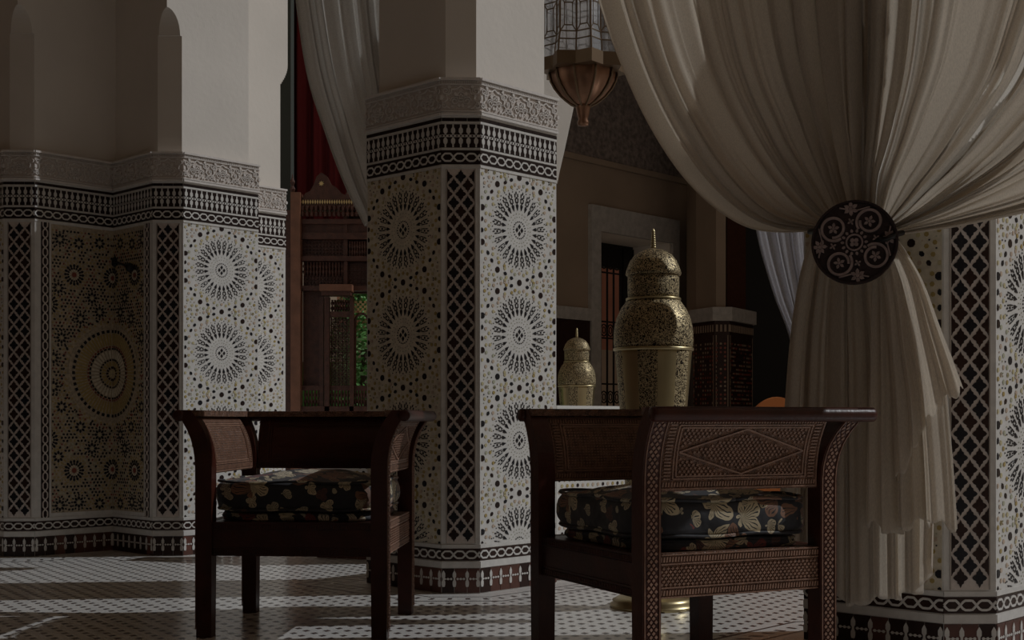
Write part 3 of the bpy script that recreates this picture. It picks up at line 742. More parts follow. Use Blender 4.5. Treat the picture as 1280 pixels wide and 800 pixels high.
# ------------------------------------------------------------------ armchairs
CW, CD, CT = .65, .61, .84
def flare(z):
    t = max(0, (z-.60)/.235); return .078*t**2.6
def make_chair(label):
    root = thing('armchair', label, 'armchair', group=None)
    P = .030; hx, hy = CW/2, CD/2
    # legs (full-height posts that bend outward at the top)
    for sx in (-1,1):
        for sy in (-1,1):
            mb = MB(); zs = [0,.3,.6]+[.6+.235*k/10 for k in range(1,11)]; n = len(zs)
            for z in zs:
                k = flare(z); cx = sx*(hx+k); cy = sy*hy+(k if sy > 0 else 0); pw = P if z > .05 else P*.93
                for a, c in ((-1,-1),(1,-1),(1,1),(-1,1)): mb.v.append((cx+a*pw, cy+c*pw, z))
            for i in range(n-1):
                for k in range(4): mb.f.append([i*4+k, i*4+(k+1)%4, (i+1)*4+(k+1)%4, (i+1)*4+k]); mb.m.append(0)
            mb.f.append([3,2,1,0]); mb.m.append(0); mb.f.append([(n-1)*4+k for k in range(4)]); mb.m.append(0)
            leg = mb.build('leg', 'wood', root, world=False)
            # strip of small carving on the outward side
            cm = MB()
            def S(u, z, h=0, sx=sx, sy=sy): k = flare(z); return (sx*(hx+k+P+h), sy*hy+(k if sy > 0 else 0)+u*sx, z)
            for e in (-.024,.024): cm.ribbon(S, [(e, .03+.80*t/24) for t in range(25)], .003, 0, .003)
            z = .04; r = 0
            while z < .80:
                for u in (-.012,.004):
                    uu = u+(r%2)*.008; cm.plate(S, [(uu-.0055,z),(uu,z-.006),(uu+.0055,z),(uu,z+.006)], 0, .003)
                z += .0105; r += 1
            cm.build('leg_carving', 'woodl', leg, world=False, kind='stuff')
    # arms and back: bent panels with rolls
    def panel(name, mapf, half, outward):
        mb = MB()
        mb.grid(lambda u, v: mapf(-half+2*half*u, .60+.215*v, .012), 6, 10); mb.grid(lambda u, v: mapf(half-2*half*u, .60+.215*v, -.012), 6, 10)
        for s in (-1, 1): mb.grid(lambda u, v, s=s: mapf(s*half, .60+.215*v, s*(-.012+.024*u)), 1, 10)
        mb.grid(lambda u, v: mapf(-half+2*half*u, .60, -.012+.024*v), 4, 1)
        p = mb.build(name, 'wood' if name == 'backrest' else 'woodc', root, world=False)
        for side, nm in ((1,'carving'), (-1,'inner_carving')):
            cm = MB()
            def F(u, z, h=0): return mapf(u*side, z, side*(.012+h))
            H = half-.006
            # frames and tooth borders
            for (a, z0, z1) in ((H,.606,.806),(H-.040,.634,.785),(H-.050,.641,.778)):
                for ln in ([(-a,z0),(a,z0)], [(a,z1),(-a,z1)]): cm.ribbon(F, [(ln[0][0]+(ln[1][0]-ln[0][0])*t/12, ln[0][1]) for t in range(13)], .005, 0, .004)
                for sg in (-1,1): cm.ribbon(F, [(sg*a, z0+(z1-z0)*t/12) for t in range(13)], .005, 0, .004)
            u = -H+.008
            while u < H-.006:
                for zz in (.612,.790): cm.plate(F, [(u-.0032,zz),(u+.0022,zz),(u+.0042,zz+.013),(u-.0012,zz+.013)], 0, .004)
                u += .0095
            z = .632
            while z < .785:
                for sg in (-1,1): cm.plate(F, [(sg*(H-.02)-.011,z),(sg*(H-.02)+.011,z),(sg*(H-.02)+.011,z+.004),(sg*(H-.02)-.011,z+.004)], 0, .004)
                z += .0095
            if side < 0 or name == 'backrest':
                z = .648
                while z < .775:
                    u = -H+.055
                    while u < H-.055: cm.plate(F, [(u-.003,z),(u+.003,z),(u+.003,z+.004),(u-.003,z+.004)], 0, .002); u += .011
                    z += .009 if name == 'arm' else .04
                cm.build(nm, 'woodl' if name == 'arm' else 'wood', p, world=False, kind='stuff'); continue
            a = H-.055; zc = .7095; hz = .064
            dm = [(-a,zc),(0,zc-hz),(a,zc),(0,zc+hz)]
            for k in range(4):
                p0, p1 = dm[k], dm[(k+1)%4]; cm.ribbon(F, [(p0[0]+(p1[0]-p0[0])*t/10, p0[1]+(p1[1]-p0[1])*t/10) for t in range(11)], .0055, 0, .005)
            # small interlaced stars in the diamond and its corners
            st = .0145; i = 0; v = zc-hz
            while v < zc+hz:
                u = -a+(i%2)*st/2
                while u < a:
                    dd = abs(u)/a+abs(v-zc)/hz
                    if dd < .80 or 1.22 < dd and abs(u) < a-.004:
                        r_ = .0058; cm.plate(F, [(u+(r_ if k%2==0 else r_*.45)*math.cos(PI/4*k+.39), v+(r_ if k%2==0 else r_*.45)*math.sin(PI/4*k+.39)) for k in range(8)], 0, .004)
                    u += st
                v += st*.62; i += 1
            cm.build(nm, 'woodl', p, world=False, kind='stuff')
        return p
    def mk(axis, s):
        if axis == 'x':
            return lambda u, z, h: (s*(hx+flare(z)+h+.008), (-u if s < 0 else u)*1.0, z)
        return lambda u, z, h: (-u, hy+flare(z)+h+.008, z)
    def fx(sx):
        def f(u, z, h): return (sx*(hx+flare(z)+h), sx*u, z)
        return f
    panel('arm', fx(1), hy-P, 1); panel('arm', fx(-1), hy-P, 1)
    panel('backrest', lambda u, z, h: (-u, hy+flare(z)+h, z), hx-P, 1)
    # rolls
    def roll(name, p0, p1, r=.022):
        mb = MB(); p0, p1 = Vector(p0), Vector(p1)
        mb.tube([p0, p0.lerp(p1,.004), p0.lerp(p1,.02), p0.lerp(p1,.98), p0.lerp(p1,.996), p1], r, 14, radii=[r*.75,r*.97,r,r,r*.97,r*.75])
        mb.build(name, 'wood', root, smooth=True, world=False)
    zr = CT-.024
    for sx in (-1,1): roll('arm_roll', (sx*(hx+.093), -hy-.040, zr), (sx*(hx+.093), hy+.115, zr))
    roll('back_roll', (-hx-.10, hy+.093, zr), (hx+.10, hy+.093, zr))
    # flat rails under the rolls
    for sx in (-1,1):
        mb = MB(); mb.box(min(sx*(hx+.02),sx*(hx+.09)), max(sx*(hx+.02),sx*(hx+.09)), -hy-.028, hy+.09, CT-.026, CT-.004); mb.build('arm_rail', 'woodc', root, world=False)
    mb = MB(); mb.box(-hx-.02, hx+.02, hy+.02, hy+.09, CT-.026, CT-.004); mb.build('back_rail', 'woodc', root, world=False)
    # seat rails with carving
    def rail(name, mapf, half, carved):
        mb = MB(); mb.grid(lambda u, v: mapf(-half+2*half*u, .30+.125*v, .016), 1, 1); mb.grid(lambda u, v: mapf(half-2*half*u, .30+.125*v, -.016), 1, 1)
        mb.grid(lambda u, v: mapf(-half+2*half*u, .425, .016-.032*v), 1, 1); mb.grid(lambda u, v: mapf(half-2*half*u, .30, .016-.032*v), 1, 1)
        p = mb.build(name, 'woodc' if carved else 'wood', root, world=False)
        cm = MB(); F = lambda u, z, h=0: mapf(u, z, .016+h)
        for z in (.303,.330,.396,.422): cm.ribbon(F, [(-half,z),(half,z)], .004, 0, .004)
        u = -half+.006
        while u < half:
            for zz in (.309,.402): cm.plate(F, [(u-.003,zz),(u+.002,zz),(u+.004,zz+.014),(u-.001,zz+.014)], 0, .004)
            u += .0095
        if carved:
            st = .0145; i = 0; v = .339
            while v < .392:
                u = -half+.008+(i%2)*st/2
                while u < half-.004: cm.plate(F, [(u+(.006 if k%2==0 else .0027)*math.cos(PI/4*k), v+(.006 if k%2==0 else .0027)*math.sin(PI/4*k)) for k in range(8)], 0, .004); u += st
                v += st*.62; i += 1
        cm.build('rail_carving', 'woodl' if carved else 'wood', p, world=False, kind='stuff')
    rail('seat_rail', lambda u, z, h: (hx+h, u, z), hy-P, True); rail('seat_rail', lambda u, z, h: (-hx-h, -u, z), hy-P, True)
    rail('front_rail', lambda u, z, h: (u, -hy-h, z), hx-P, False); rail('seat_rail', lambda u, z, h: (-u, hy+h, z), hx-P, False)
    mb = MB(); mb.box(-hx+.012, hx-.012, -hy+.012, hy-.012, .40, .424); mb.build('seat_board', 'wood', root, world=False)
    return root
def make_cushion(name, label, cat, hx, hy, z0, z1, crown, group):
    root = thing(name, label, cat, group=group)
    mb = MB(); NU, NV, NZ = 26, 24, 8
    rr = (z1-z0)/2
    def sup(t): return math.copysign(abs(t)**.35, t)
    rows = 13
    for j in range(rows+1):
        ph = -PI/2+PI*j/rows; cz = math.sin(ph); cr = math.cos(ph)
        zz = (z0+z1)/2 + rr*math.copysign(abs(cz)**.7, cz)
        for k in range(64):
            a = 2*PI*k/64; ca, sa = math.cos(a), math.sin(a); m_ = (abs(ca)**6+abs(sa)**6)**(-1/6)
            ins = (1-abs(cr)**.45)*rr*1.1 + .003*math.sin(a*9+j)*abs(cr)
            x, y = (hx-ins)*ca*m_, (hy-ins)*sa*m_; mb.v.append((x, y, zz))
    for j in range(rows):
        for k in range(64): mb.f.append([j*64+k, j*64+(k+1)%64, (j+1)*64+(k+1)%64, (j+1)*64+k]); mb.m.append(0)
    # crowned top and bottom
    o = len(mb.v)
    NR = 10
    for r in range(NR, -1, -1):
        t = r/NR
        for k in range(64):
            vx = mb.v[rows*64+k]; x, y = vx[0]*t, vx[1]*t
            zz = z1 + crown*(1-t**2.2) + .004*math.sin(x*38+1)*math.cos(y*31) * (1-t**4)
            mb.v.append((x, y, zz))
    for r in range(NR):
        for k in range(64): mb.f.append([o+r*64+k, o+r*64+(k+1)%64, o+(r+1)*64+(k+1)%64, o+(r+1)*64+k]); mb.m.append(0)
    mb.f.append([k for k in range(63,-1,-1)]); mb.m.append(0)
    mb.build('cover', 'floral', root, smooth=True, world=False)
    for zp in (z0+.006, z1-.002):
        pm = MB(); n = 72; pl = []
        for k in range(n+1):
            a = 2*PI*k/n; ca, sa = math.cos(a), math.sin(a); m_ = (abs(ca)**6+abs(sa)**6)**(-1/6)
            pl.append(((hx-.008)*ca*m_, (hy-.008)*sa*m_, zp+.003*math.sin(a*7)))
        pm.tube(pl, .0055, 6); pm.build('piping', 'floral', root, smooth=True, world=False)
    return root
def copy_tree(o, parent=None):
    c = o.copy(); C.objects.link(c)
    if parent: c.parent = parent
    for ch in o.children: copy_tree(ch, c)
    return c
def pose(o, x, y, rz, z=0): o.location = (x, y, z); o.rotation_euler = (0,0,rz)
ch1 = make_chair('carved dark wood armchair on the left, open front facing the camera, before the pillars')
cu1 = make_cushion('seat_cushion', 'floral cushion on the left armchair, lying over a thin pad', 'cushion', .321, .303, .462, .572, .034, None)
pd1 = make_cushion('seat_pad', 'thin floral pad under the cushion of the left armchair', 'cushion', .300, .282, .426, .452, .0, None)
ch2 = copy_tree(ch1); ch2['label'] = 'carved dark wood armchair on the right, turned side on, before the large brass urn'
cu2 = copy_tree(cu1); cu2['label'] = 'floral cushion on the right armchair, black with cream flowers'
pd2 = copy_tree(pd1); pd2['label'] = 'thin floral pad under the cushion of the right armchair'
for o, g in ((ch1,'carved armchairs'),(ch2,'carved armchairs'),(cu1,'armchair cushions'),(cu2,'armchair cushions'),(pd1,'thin seat pads'),(pd2,'thin seat pads')): o['group'] = g
R4, R65 = math.radians(-4), math.radians(-65)
for o in (ch1, cu1, pd1): pose(o, -.785, 5.01, R4)
for o in (ch2, cu2, pd2): pose(o, .514, 3.995, R65)

# ------------------------------------------------------------------ brass urns
def make_urn(label, x, y, rz=0):
    root = thing('brass_urn', label, 'urn', (x, y, 0), rz, 'lidded brass urns')
    prof = [(.05,.0),(.185,.0),(.185,.014),(.170,.020),(.176,.030),(.150,.045),(.100,.070),(.062,.110),(.050,.16),(.052,.21),(.075,.25)]
    b = MB(); b.lathe(prof, seg=40); b.build('foot', 'brass_p', root, smooth=True, world=False)
    prof = [(.075,.25),(.095,.30),(.112,.42),(.128,.60),(.140,.80),(.152,.95),(.163,1.08),(.166,1.10)]
    b = MB(); b.lathe(prof, seg=48, mfun=lambda i, k: 0 if (k // 4) % 2 == 0 else 1); b.build('lower_body', ['brass_h','brass_p'], root, smooth=True, world=False)
    b = MB(); b.lathe([(.160,1.092),(.172,1.097),(.172,1.106),(.160,1.110)], seg=40); b.build('waist_ring', 'brass_p', root, smooth=True, world=False)
    prof = [(.166,1.10),(.170,1.14),(.168,1.19),(.158,1.235),(.140,1.275),(.118,1.305),(.110,1.315)]
    b = MB(); b.lathe(prof, seg=48); b.build('shoulder', 'brass_h', root, smooth=True, world=False)
    b = MB(); b.lathe([(.108,1.310),(.118,1.312),(.118,1.320),(.108,1.322)], seg=40); b.build('neck_ring', 'brass_p', root, smooth=True, world=False)
    b = MB(); b.lathe([(.108,1.318),(.110,1.34),(.110,1.41),(.106,1.425)], seg=40); b.build('neck', 'brass_h', root, smooth=True, world=False)
    lid = MB(); lid.lathe([(.116,1.418),(.119,1.426),(.117,1.436),(.112,1.450),(.100,1.480),(.080,1.505),(.050,1.524),(.020,1.533),(.010,1.535)], seg=40)
    l = lid.build('lid', 'brass_h', root, smooth=True, world=False)
    pr = [(.010,1.53)]
    for k in range(8): z = 1.535+k*.0095; r = .0125-.0006*k; pr += [(r*.7,z),(r,z+.003),(r,z+.006),(r*.7,z+.009)]
    pr += [(.005,1.614),(.001,1.622)]
    b = MB(); b.lathe(pr, seg=14); b.build('finial', 'brass_p', l, smooth=True, world=False)
    return root
u1 = make_urn('large pierced brass urn with domed lid standing behind the right armchair', .605, 5.48)
u2 = copy_tree(u1); u2['label'] = 'smaller-looking far brass urn with domed lid, right beside the middle pillar, behind the low wall'
u2.location = ((721-640)/FPX*11.4, 11.4, 0)

# ------------------------------------------------------------------ curtains
def cr(p, t):
    n = len(p)-1; x = min(max(t,0),1)*n; i = min(int(x), n-1); f = x-i
    a, b_, c, d = p[max(i-1,0)], p[i], p[i+1], p[min(i+2,n)]
    return tuple(.5*(2*b_[k]+(c[k]-a[k])*f+(2*a[k]-5*b_[k]+4*c[k]-d[k])*f*f+(3*b_[k]-a[k]-3*c[k]+d[k])*f**3) for k in range(len(b_)))
PT = Vector((1.18, 4.35)); DT = Vector((math.sin(A46), -math.cos(A46))); NT = Vector((-math.cos(A46), -math.sin(A46)))
def onplane(px, py, off, PTv=PT):
    k = (px-640)/FPX; s = (PTv.y*k-PTv.x)/(DT.x-DT.y*k); p = PTv+DT*s; Y = p.y
    z = CAMZ+(HORY-py)/FPX*Y; p = p+NT*off; return (p.x, p.y, z)
def foldf(u, seed, n):
    """irregular pleats: sum of warped waves, -1..1"""
    w_ = u+.018*math.sin(u*23+seed)+.012*math.sin(u*51+seed*2)
    a = abs(math.sin(PI*n*w_)); s = 1-2*(1-a)**1.5
    c = abs(math.sin(PI*n*1.73*w_+seed)); return .58*s+.30*(1-2*(1-c)**2)+.12*math.sin(2*PI*n*4.7*w_+seed*3)
def drape(name, guides, nf, amp, seed, mat_, parent, nu=260, nv=70, base=0, PTv=PT, hem=None, offv=None):
    def fn(u, v):
        col = [cr(g, v) for g in guides]; px, py = cr(col, u)
        if hem: py += v**8*(5*math.sin(u*27+seed)+3*math.sin(u*61+seed))
        a = amp(u, v); f = foldf(u, seed, nf)
        x, y, z = onplane(px, py, a*f, PTv+NT*(base+(offv(u, v) if offv else 0)))
        # pleats also slide sideways so that edges overlap
        sl = a*.55*math.cos(2*PI*nf*u+seed); x += DT.x*sl*.6; y += DT.y*sl*.6
        return (x, y, z)
    mb = MB(); mb.grid(fn, nu, nv)
    o = mb.build(name, mat_, parent, smooth=True)
    sm = o.modifiers.new('thick', 'SOLIDIFY'); sm.thickness = .0015
    if hem:
        hm = MB(); hm.tube([fn(i/nu, 1.0) for i in range(0, nu+1, 1)], .0055, 5); hm.tube([fn(i/nu, .965) for i in range(0, nu+1, 1)], .0025, 4); hm.build('hem', 'sheer', o, smooth=True)
    return o
big = thing('curtain', 'large cream linen curtain swept from both sides into a round carved tieback', 'curtain', (1.18,4.35,0), 0, 'draped curtains')
G = [
 [(715,-150),(777,67),(852,210),(939,284),(1024,290)],
 [(800,-150),(845,60),(905,185),(972,262),(1030,284)],
 [(880,-150),(912,55),(958,170),(1008,245),(1040,280)],
 [(965,-150),(985,50),(1016,160),(1042,230),(1056,275)],
 [(1050,-150),(1056,50),(1064,155),(1072,225),(1074,272)],
 [(1130,-150),(1124,50),(1112,155),(1098,225),(1092,275)],
 [(1215,-150),(1192,45),(1155,155),(1122,230),(1104,278)],
 [(1320,-150),(1275,60),(1215,165),(1152,242),(1110,282)],
 [(1450,-120),(1385,60),(1285,180),(1185,252),(1116,286)],
 [(1560,60),(1450,160),(1310,232),(1205,268),(1119,290)],
 [(1540,210),(1420,240),(1285,266),(1195,284),(1120,294)]]
def raise_top(guides, ztop, PTv):
    out = []
    for g in guides:
        (x0, y0), (x1, y1) = g[0], g[1]; px = x0-(x1-x0)*.35
        py = HORY-(ztop-CAMZ)*FPX/onplane(px, 0, 0, PTv)[1]; out.append([(px, py)]+g)
    return out
G = raise_top(G, 3.75, PT)
def rod(par, a, c, z, PTv):
    b = MB(); p = onplane(a, 0, 0, PTv); q = onplane(c, 0, 0, PTv)
    b.tube([(p[0],p[1],z), (q[0],q[1],z)], .018, 10); b.build('rod', 'brass_p', par, smooth=True)
rod(big, 690, 1600, 3.76, PT)
def amp_up(u, v):
    v = max(0, (v-.2)/.8)
    wtie = 1-max(0,(v-.72)/.28)*.72
    return .058*wtie*(.72+.28*math.sin(u*17+1))*(.75+.25*v)
drape('upper_drape', G, 25, amp_up, 1.3, 'linen', big, nu=420, nv=100, offv=lambda u, v: .05*v)
GA = [
 [(1020,288),(1004,340),(990,450),(980,600),(976,715)],
 [(1035,285),(1025,345),(1015,450),(1010,600),(1008,722)],
 [(1052,284),(1050,345),(1048,450),(1046,600),(1045,748)],
 [(1072,284),(1074,345),(1080,450),(1082,600),(1084,752)],
 [(1092,284),(1102,345),(1112,450),(1116,600),(1118,745)],
 [(1108,286),(1128,345),(1142,450),(1146,590),(1148,742)],
 [(1118,290),(1145,345),(1168,450),(1172,560),(1168,700)]]
def amp_lo(u, v): return .014+.026*min(1, v*2.5)
drape('lower_drape', GA, 7, amp_lo, 2.1, 'linen', big, nu=220, nv=60, base=.04, hem=True)
GB = [
 [(1085,288),(1092,350),(1090,450),(1086,560),(1084,652)],
 [(1095,287),(1112,350),(1118,450),(1120,560),(1122,664)],
 [(1105,288),(1130,350),(1145,450),(1152,560),(1155,652)],
 [(1114,290),(1148,352),(1172,450),(1184,560),(1191,660)]]
drape('middle_drape', GB, 3, amp_lo, .4, 'linen', big, nu=140, nv=50, base=.085, hem=True)
GC = [
 [(1088,286),(1105,360),(1112,450),(1116,530),(1120,604)],
 [(1098,286),(1120,355),(1132,435),(1142,500),(1146,560)],
 [(1108,287),(1138,350),(1156,420),(1168,470),(1176,508)],
 [(1117,290),(1152,345),(1176,405),(1194,450),(1208,488)]]
drape('front_fall', GC, 2.2, lambda u, v: .010+.030*v, 3.3, 'linen', big, nu=120, nv=40, base=.125, hem=True)
# cord through the tieback
b = MB(); pl = [onplane(x_, y_, 0, PT+NT*o_) for x_, y_, o_ in ((1012,290,.08),(1020,289,.14),(1040,296,.165),(1068,302,.165),(1096,300,.17),(1108,299,.20),(1117,294,.16),(1128,291,.08))]
b.tube(pl, .009, 8); b.build('tie_cord', 'iron', big, smooth=True)

# tieback medallion
mc = Vector(onplane(1068, 303, 0, PT+NT*.20)); mroot = thing('curtain_medallion', 'round dark medallion with carved scrolls and flowers holding the big curtain', 'tieback', tuple(mc))
ma = math.radians(-20); md = Vector((math.cos(ma), math.sin(ma))); mn = Vector((md.y, -md.x))
MR = .1385*(mc.y/4.2)
def FM(u, z, h=0): return (mc.x+md.x*u+mn.x*h, mc.y+md.y*u+mn.y*h, mc.z+z)
b = MB(); b.plate(FM, octa(0,0,MR,0,48), -.012, .0); b.add([FM(u,z,-.012) for u,z in octa(0,0,MR,0,48)], [tuple(range(47,-1,-1))]); b.build('disc', 'meddark', mroot)
b = MB(); b.ribbon(FM, octa(0,0,MR-.004,0,60), .009, -.004, .009, closed=True); b.build('rim', 'meddark', mroot)
b = MB(); s = MR/.14
b.ribbon(FM, octa(0,0,.026*s,0,20), .006, 0, .006, closed=True)
for k in range(4): a = PI/2*k+PI/4; b.plate(FM, octa(.009*s*math.cos(a), .009*s*math.sin(a), .0075*s, a, 6), 0, .006)
for k in range(14): a = 2*PI*k/14; b.plate(FM, kite(.038*s*math.cos(a), .038*s*math.sin(a), .0062*s, a), 0, .006)
for q in range(4):
    th = PI/2*q+.95; cx, cz = .083*s*math.cos(th), .083*s*math.sin(th)
    pl = []
    for k in range(40):
        t = k/39; a = th+PI*.9-(2*PI*1.12)*t; r = (.042-.012*t)*s; pl.append((cx+r*math.cos(a), cz+r*math.sin(a)))
    b.ribbon(FM, pl, .0095*s, 0, .008)
    # leaf sprays in and between the scrolls
    for (rr, da, sz, n, st) in ((.083,0,.016,5,.2),(.112,.72,.020,6,1.0),(.070,.78,.010,4,0.4)):
        a0 = th+da; lx, lz = rr*s*math.cos(a0), rr*s*math.sin(a0)
        if math.hypot(lx,lz) > MR-.02: lx *= .9; lz *= .9
        b.plate(FM, octa(lx, lz, sz*.30*s, 0, 7), 0, .008)
        for k in range(n):
            a = a0+st+2*PI*k/n; b.plate(FM, kite(lx+sz*.68*s*math.cos(a), lz+sz*.68*s*math.sin(a), sz*.42*s, a, 1.2), 0, .007)
    a0 = th+.36
    pl = [((.125-.02*math.sin(t/12*PI))*s*math.cos(a0-.15+.8*t/12), (.125-.02*math.sin(t/12*PI))*s*math.sin(a0-.15+.8*t/12)) for t in range(13)]
    b.ribbon(FM, pl, .005*s, 0, .007)
b.build('scroll_carving', 'medlt', mroot, kind='stuff')

# sheer curtain behind, left of the tie
sh = thing('curtain', 'pale bluish sheer curtain hanging behind the left edge of the big curtain', 'curtain', (1.2,5.3,0), 0, 'draped curtains')
PS = Vector((1.40, 5.05))
GS = [[(915,150),(936,240),(950,310),(968,370),(990,430),(1003,520)], [(945,150),(962,240),(974,310),(988,370),(1004,430),(1010,520)], [(985,150),(994,240),(1000,310),(1008,370),(1016,430),(1020,520)], [(1030,150),(1030,240),(1030,310),(1030,370),(1030,430),(1030,520)]]
drape('sheer_drape', GS, 6, lambda u, v: .022, 5.2, 'sheer', sh, nu=120, nv=40, PTv=PS)

# left white curtain behind the centre pillar
lc = thing('curtain', 'white draped curtain swept down behind the left edge of the middle pillar', 'curtain', (-.8,6.6,0), 0, 'draped curtains')
PLc = Vector((-.763, 6.585))
GL = [[(362,-160),(373,-40),(390,90),(414,170),(437,232),(462,284)],
      [(392,-160),(400,-40),(417,80),(437,160),(455,222),(476,276)],
      [(425,-160),(430,-40),(443,70),(460,150),(476,210),(490,270)],
      [(458,-160),(461,-40),(470,60),(482,140),(494,205),(503,265)],
      [(495,-160),(496,-40),(500,60),(508,140),(514,205),(520,262)]]
GL = raise_top(GL, 4.1, PLc); rod(lc, 345, 515, 4.11, PLc)
drape('drape', GL, 6.5, lambda u, v: .085*(1-.45*v), .9, 'linenw', lc, nu=160, nv=60, PTv=PLc)

# ------------------------------------------------------------------ lantern
LY = 6.6; lx = (729-640)/FPX*LY
def lz_(py): return CAMZ+(HORY-py)/FPX*LY
la = thing('hanging_lantern', 'faceted glass and copper lantern hanging between the pillar and the big curtain', 'lantern', (lx, LY, lz_(158)))
def star(r0, r1, n=8, rot=.13):
    return [(lx+(r0 if k%2==0 else r1)*math.cos(rot+PI*k/n), LY+(r0 if k%2==0 else r1)*math.sin(rot+PI*k/n)) for k in range(2*n)]
zb, zt = lz_(90), 3.16
b = MB(); s0, s1 = star(.225,.178), star(.225,.178); b.prism(offset(s0,.006), zb-.004, lz_(75)); b.build('lower_band', 'lframe', la)
z1 = lz_(75); z2 = lz_(60); z3 = lz_(50); z6 = lz_(8)
gl = []
lev = [(z1,1.0),(z2,.97),(z3,.93),(z6,.93),(lz_(0),.96),(lz_(-12),.99),(lz_(-70),.93)]
fb = MB()
for i in range(16):
    a, c = star(.22,.172)[i], star(.22,.172)[(i+1)%16]
    def pos(p, k, z): return (lx+(p[0]-lx)*k, LY+(p[1]-LY)*k, z)
    for j in range(len(lev)-1):
        (za, ka), (zb_, kb) = lev[j], lev[j+1]
        q = MB(); q.add([pos(a,ka,za), pos(c,ka,za), pos(c,kb,zb_), pos(a,kb,zb_)], [(0,1,2,3)])
        ob = q.build('glass_pane', 'glass', la)
        sm = ob.modifiers.new('thick','SOLIDIFY'); sm.thickness = .003
        fb.tube([pos(a,ka,za), pos(c,ka,za)], .0035, 5)
        fb.tube([pos(a,ka,za), pos(a,kb,zb_)], .0045, 5)
        if j == 2:
            m0 = pos(((a[0]*.72+c[0]*.28)), ka, za) if False else None
            f = lambda t, z: tuple(Vector(pos(a,ka,z)).lerp(Vector(pos(c,ka,z)), t))
            fb.tube([pos(a,ka,za), f(.25,za+.03), f(.25,zb_-.03), pos(a,ka,zb_)], .003, 5); fb.tube([pos(c,ka,za), f(.75,za+.03), f(.75,zb_-.03), pos(c,ka,zb_)], .003, 5)
            fb.tube([f(.25,za+.03), f(.75,za+.03)], .003, 5); fb.tube([f(.25,zb_-.03), f(.75,zb_-.03)], .003, 5)
fb.build('metal_frame', 'lframe', la, kind='stuff')
b = MB(); b.lathe([(.16,lev[-1][0]),(.15,lev[-1][0]+.03),(.10,lev[-1][0]+.16),(.05,lev[-1][0]+.24),(.02,lev[-1][0]+.30)], lx, LY, 16); b.build('cap', 'copper', la, smooth=True)
b = MB(); zz = lev[-1][0]+.29
while zz < 4.6: b.tube([(lx, LY, zz), (lx, LY, zz+.05)], .006, 6); b.tube([(lx-.012, LY, zz+.025), (lx+.012, LY, zz+.025)], .006, 6); zz += .05
b.build('chain', 'lframe', la)
# fluted bowl
b = MB(); seg = 64; prof = [(.172,lz_(90)),(.172,lz_(95)),(.166,lz_(102)),(.146,lz_(111)),(.112,lz_(121)),(.070,lz_(129)),(.036,lz_(133)),(.024,lz_(135))]
for r, z in prof:
    for k in range(seg):
        a = 2*PI*k/seg; rr = r*(1-.12*abs(math.sin(5*a))); b.v.append((lx+rr*math.cos(a), LY+rr*math.sin(a), z))
for i in range(len(prof)-1):
    for k in range(seg): k2 = (k+1)%seg; b.f.append([(i+1)*seg+k, (i+1)*seg+k2, i*seg+k2, i*seg+k]); b.m.append(0)
b.build('bowl', 'copper', la, smooth=True)
for k in range(10):
    a = PI*k/5; b = MB(); b.tube([(lx+(r+.002)*math.cos(a), LY+(r+.002)*math.sin(a), z) for r, z in prof], .006, 6); b.build('rib', 'lframe', la, smooth=True)
b = MB(); b.lathe([(.006,lz_(158)),(.028,lz_(157)),(.031,lz_(153)),(.024,lz_(149)),(.030,lz_(145)),(.034,lz_(140)),(.038,lz_(135)),(.042,lz_(132)),(.02,lz_(128))], lx, LY, 16); b.build('finial', 'copper', la, smooth=True)

# ------------------------------------------------------------------ carved screen behind, left
SY = 9.7
def sx_(px): return (px-640)/FPX*SY
def sz_(py): return CAMZ+(HORY-py)/FPX*SY
ms = thing('carved_screen', 'tall dark wooden lattice screen with a crown, behind the gap between the left pillars', 'screen', (sx_(410), SY, 0))
def sbox(name, px0, px1, py0, py1, y0=0, y1=.06, m='screen', par=None, **kw):
    b = MB(); b.box(sx_(px0), sx_(px1), SY+y0, SY+y1, sz_(py1) if py1 < 900 else 0, sz_(py0)); return b.build(name, m, par or ms, **kw)
sbox('post', 366, 378, 243, 999, -.10, .02, 'screenl')
sbox('post', 400, 405, 372, 999, -.03, .05); sbox('post', 407, 413, 372, 999, -.06, .0); sbox('post', 438, 443, 372, 999, -.06, .0); sbox('post', 430, 435, 262, 372, -.03, .05)
sbox('post', 461, 468, 262, 999, -.03, .05)
for a, c in ((258,264),(275,281),(292,300),(321,327),(358,364)): sbox('cross_beam', 378, 462, a, c, -.05, .04)
sbox('carved_beam', 378, 462, 281, 293, -.02, .03)
sbox('canopy', 403, 443, 358, 366, -.16, .0, 'screenl'); sbox('canopy_edge', 405, 441, 366, 371, -.14, .0)
sbox('sill', 378, 462, 508, 516, -.06, .04); sbox('lower_panel', 378, 462, 516, 999, -.03, .03)
sbox('dark_interior', 378, 404, 362, 488, .03, .06); sbox('dark_backing', 378, 431, 298, 364, .05, .08); sbox('dark_backing', 430, 462, 262, 366, .05, .08); sbox('top_rail', 378, 462, 482, 488, -.02, .03)  # dark sheets added behind the openings, standing in for interior shade
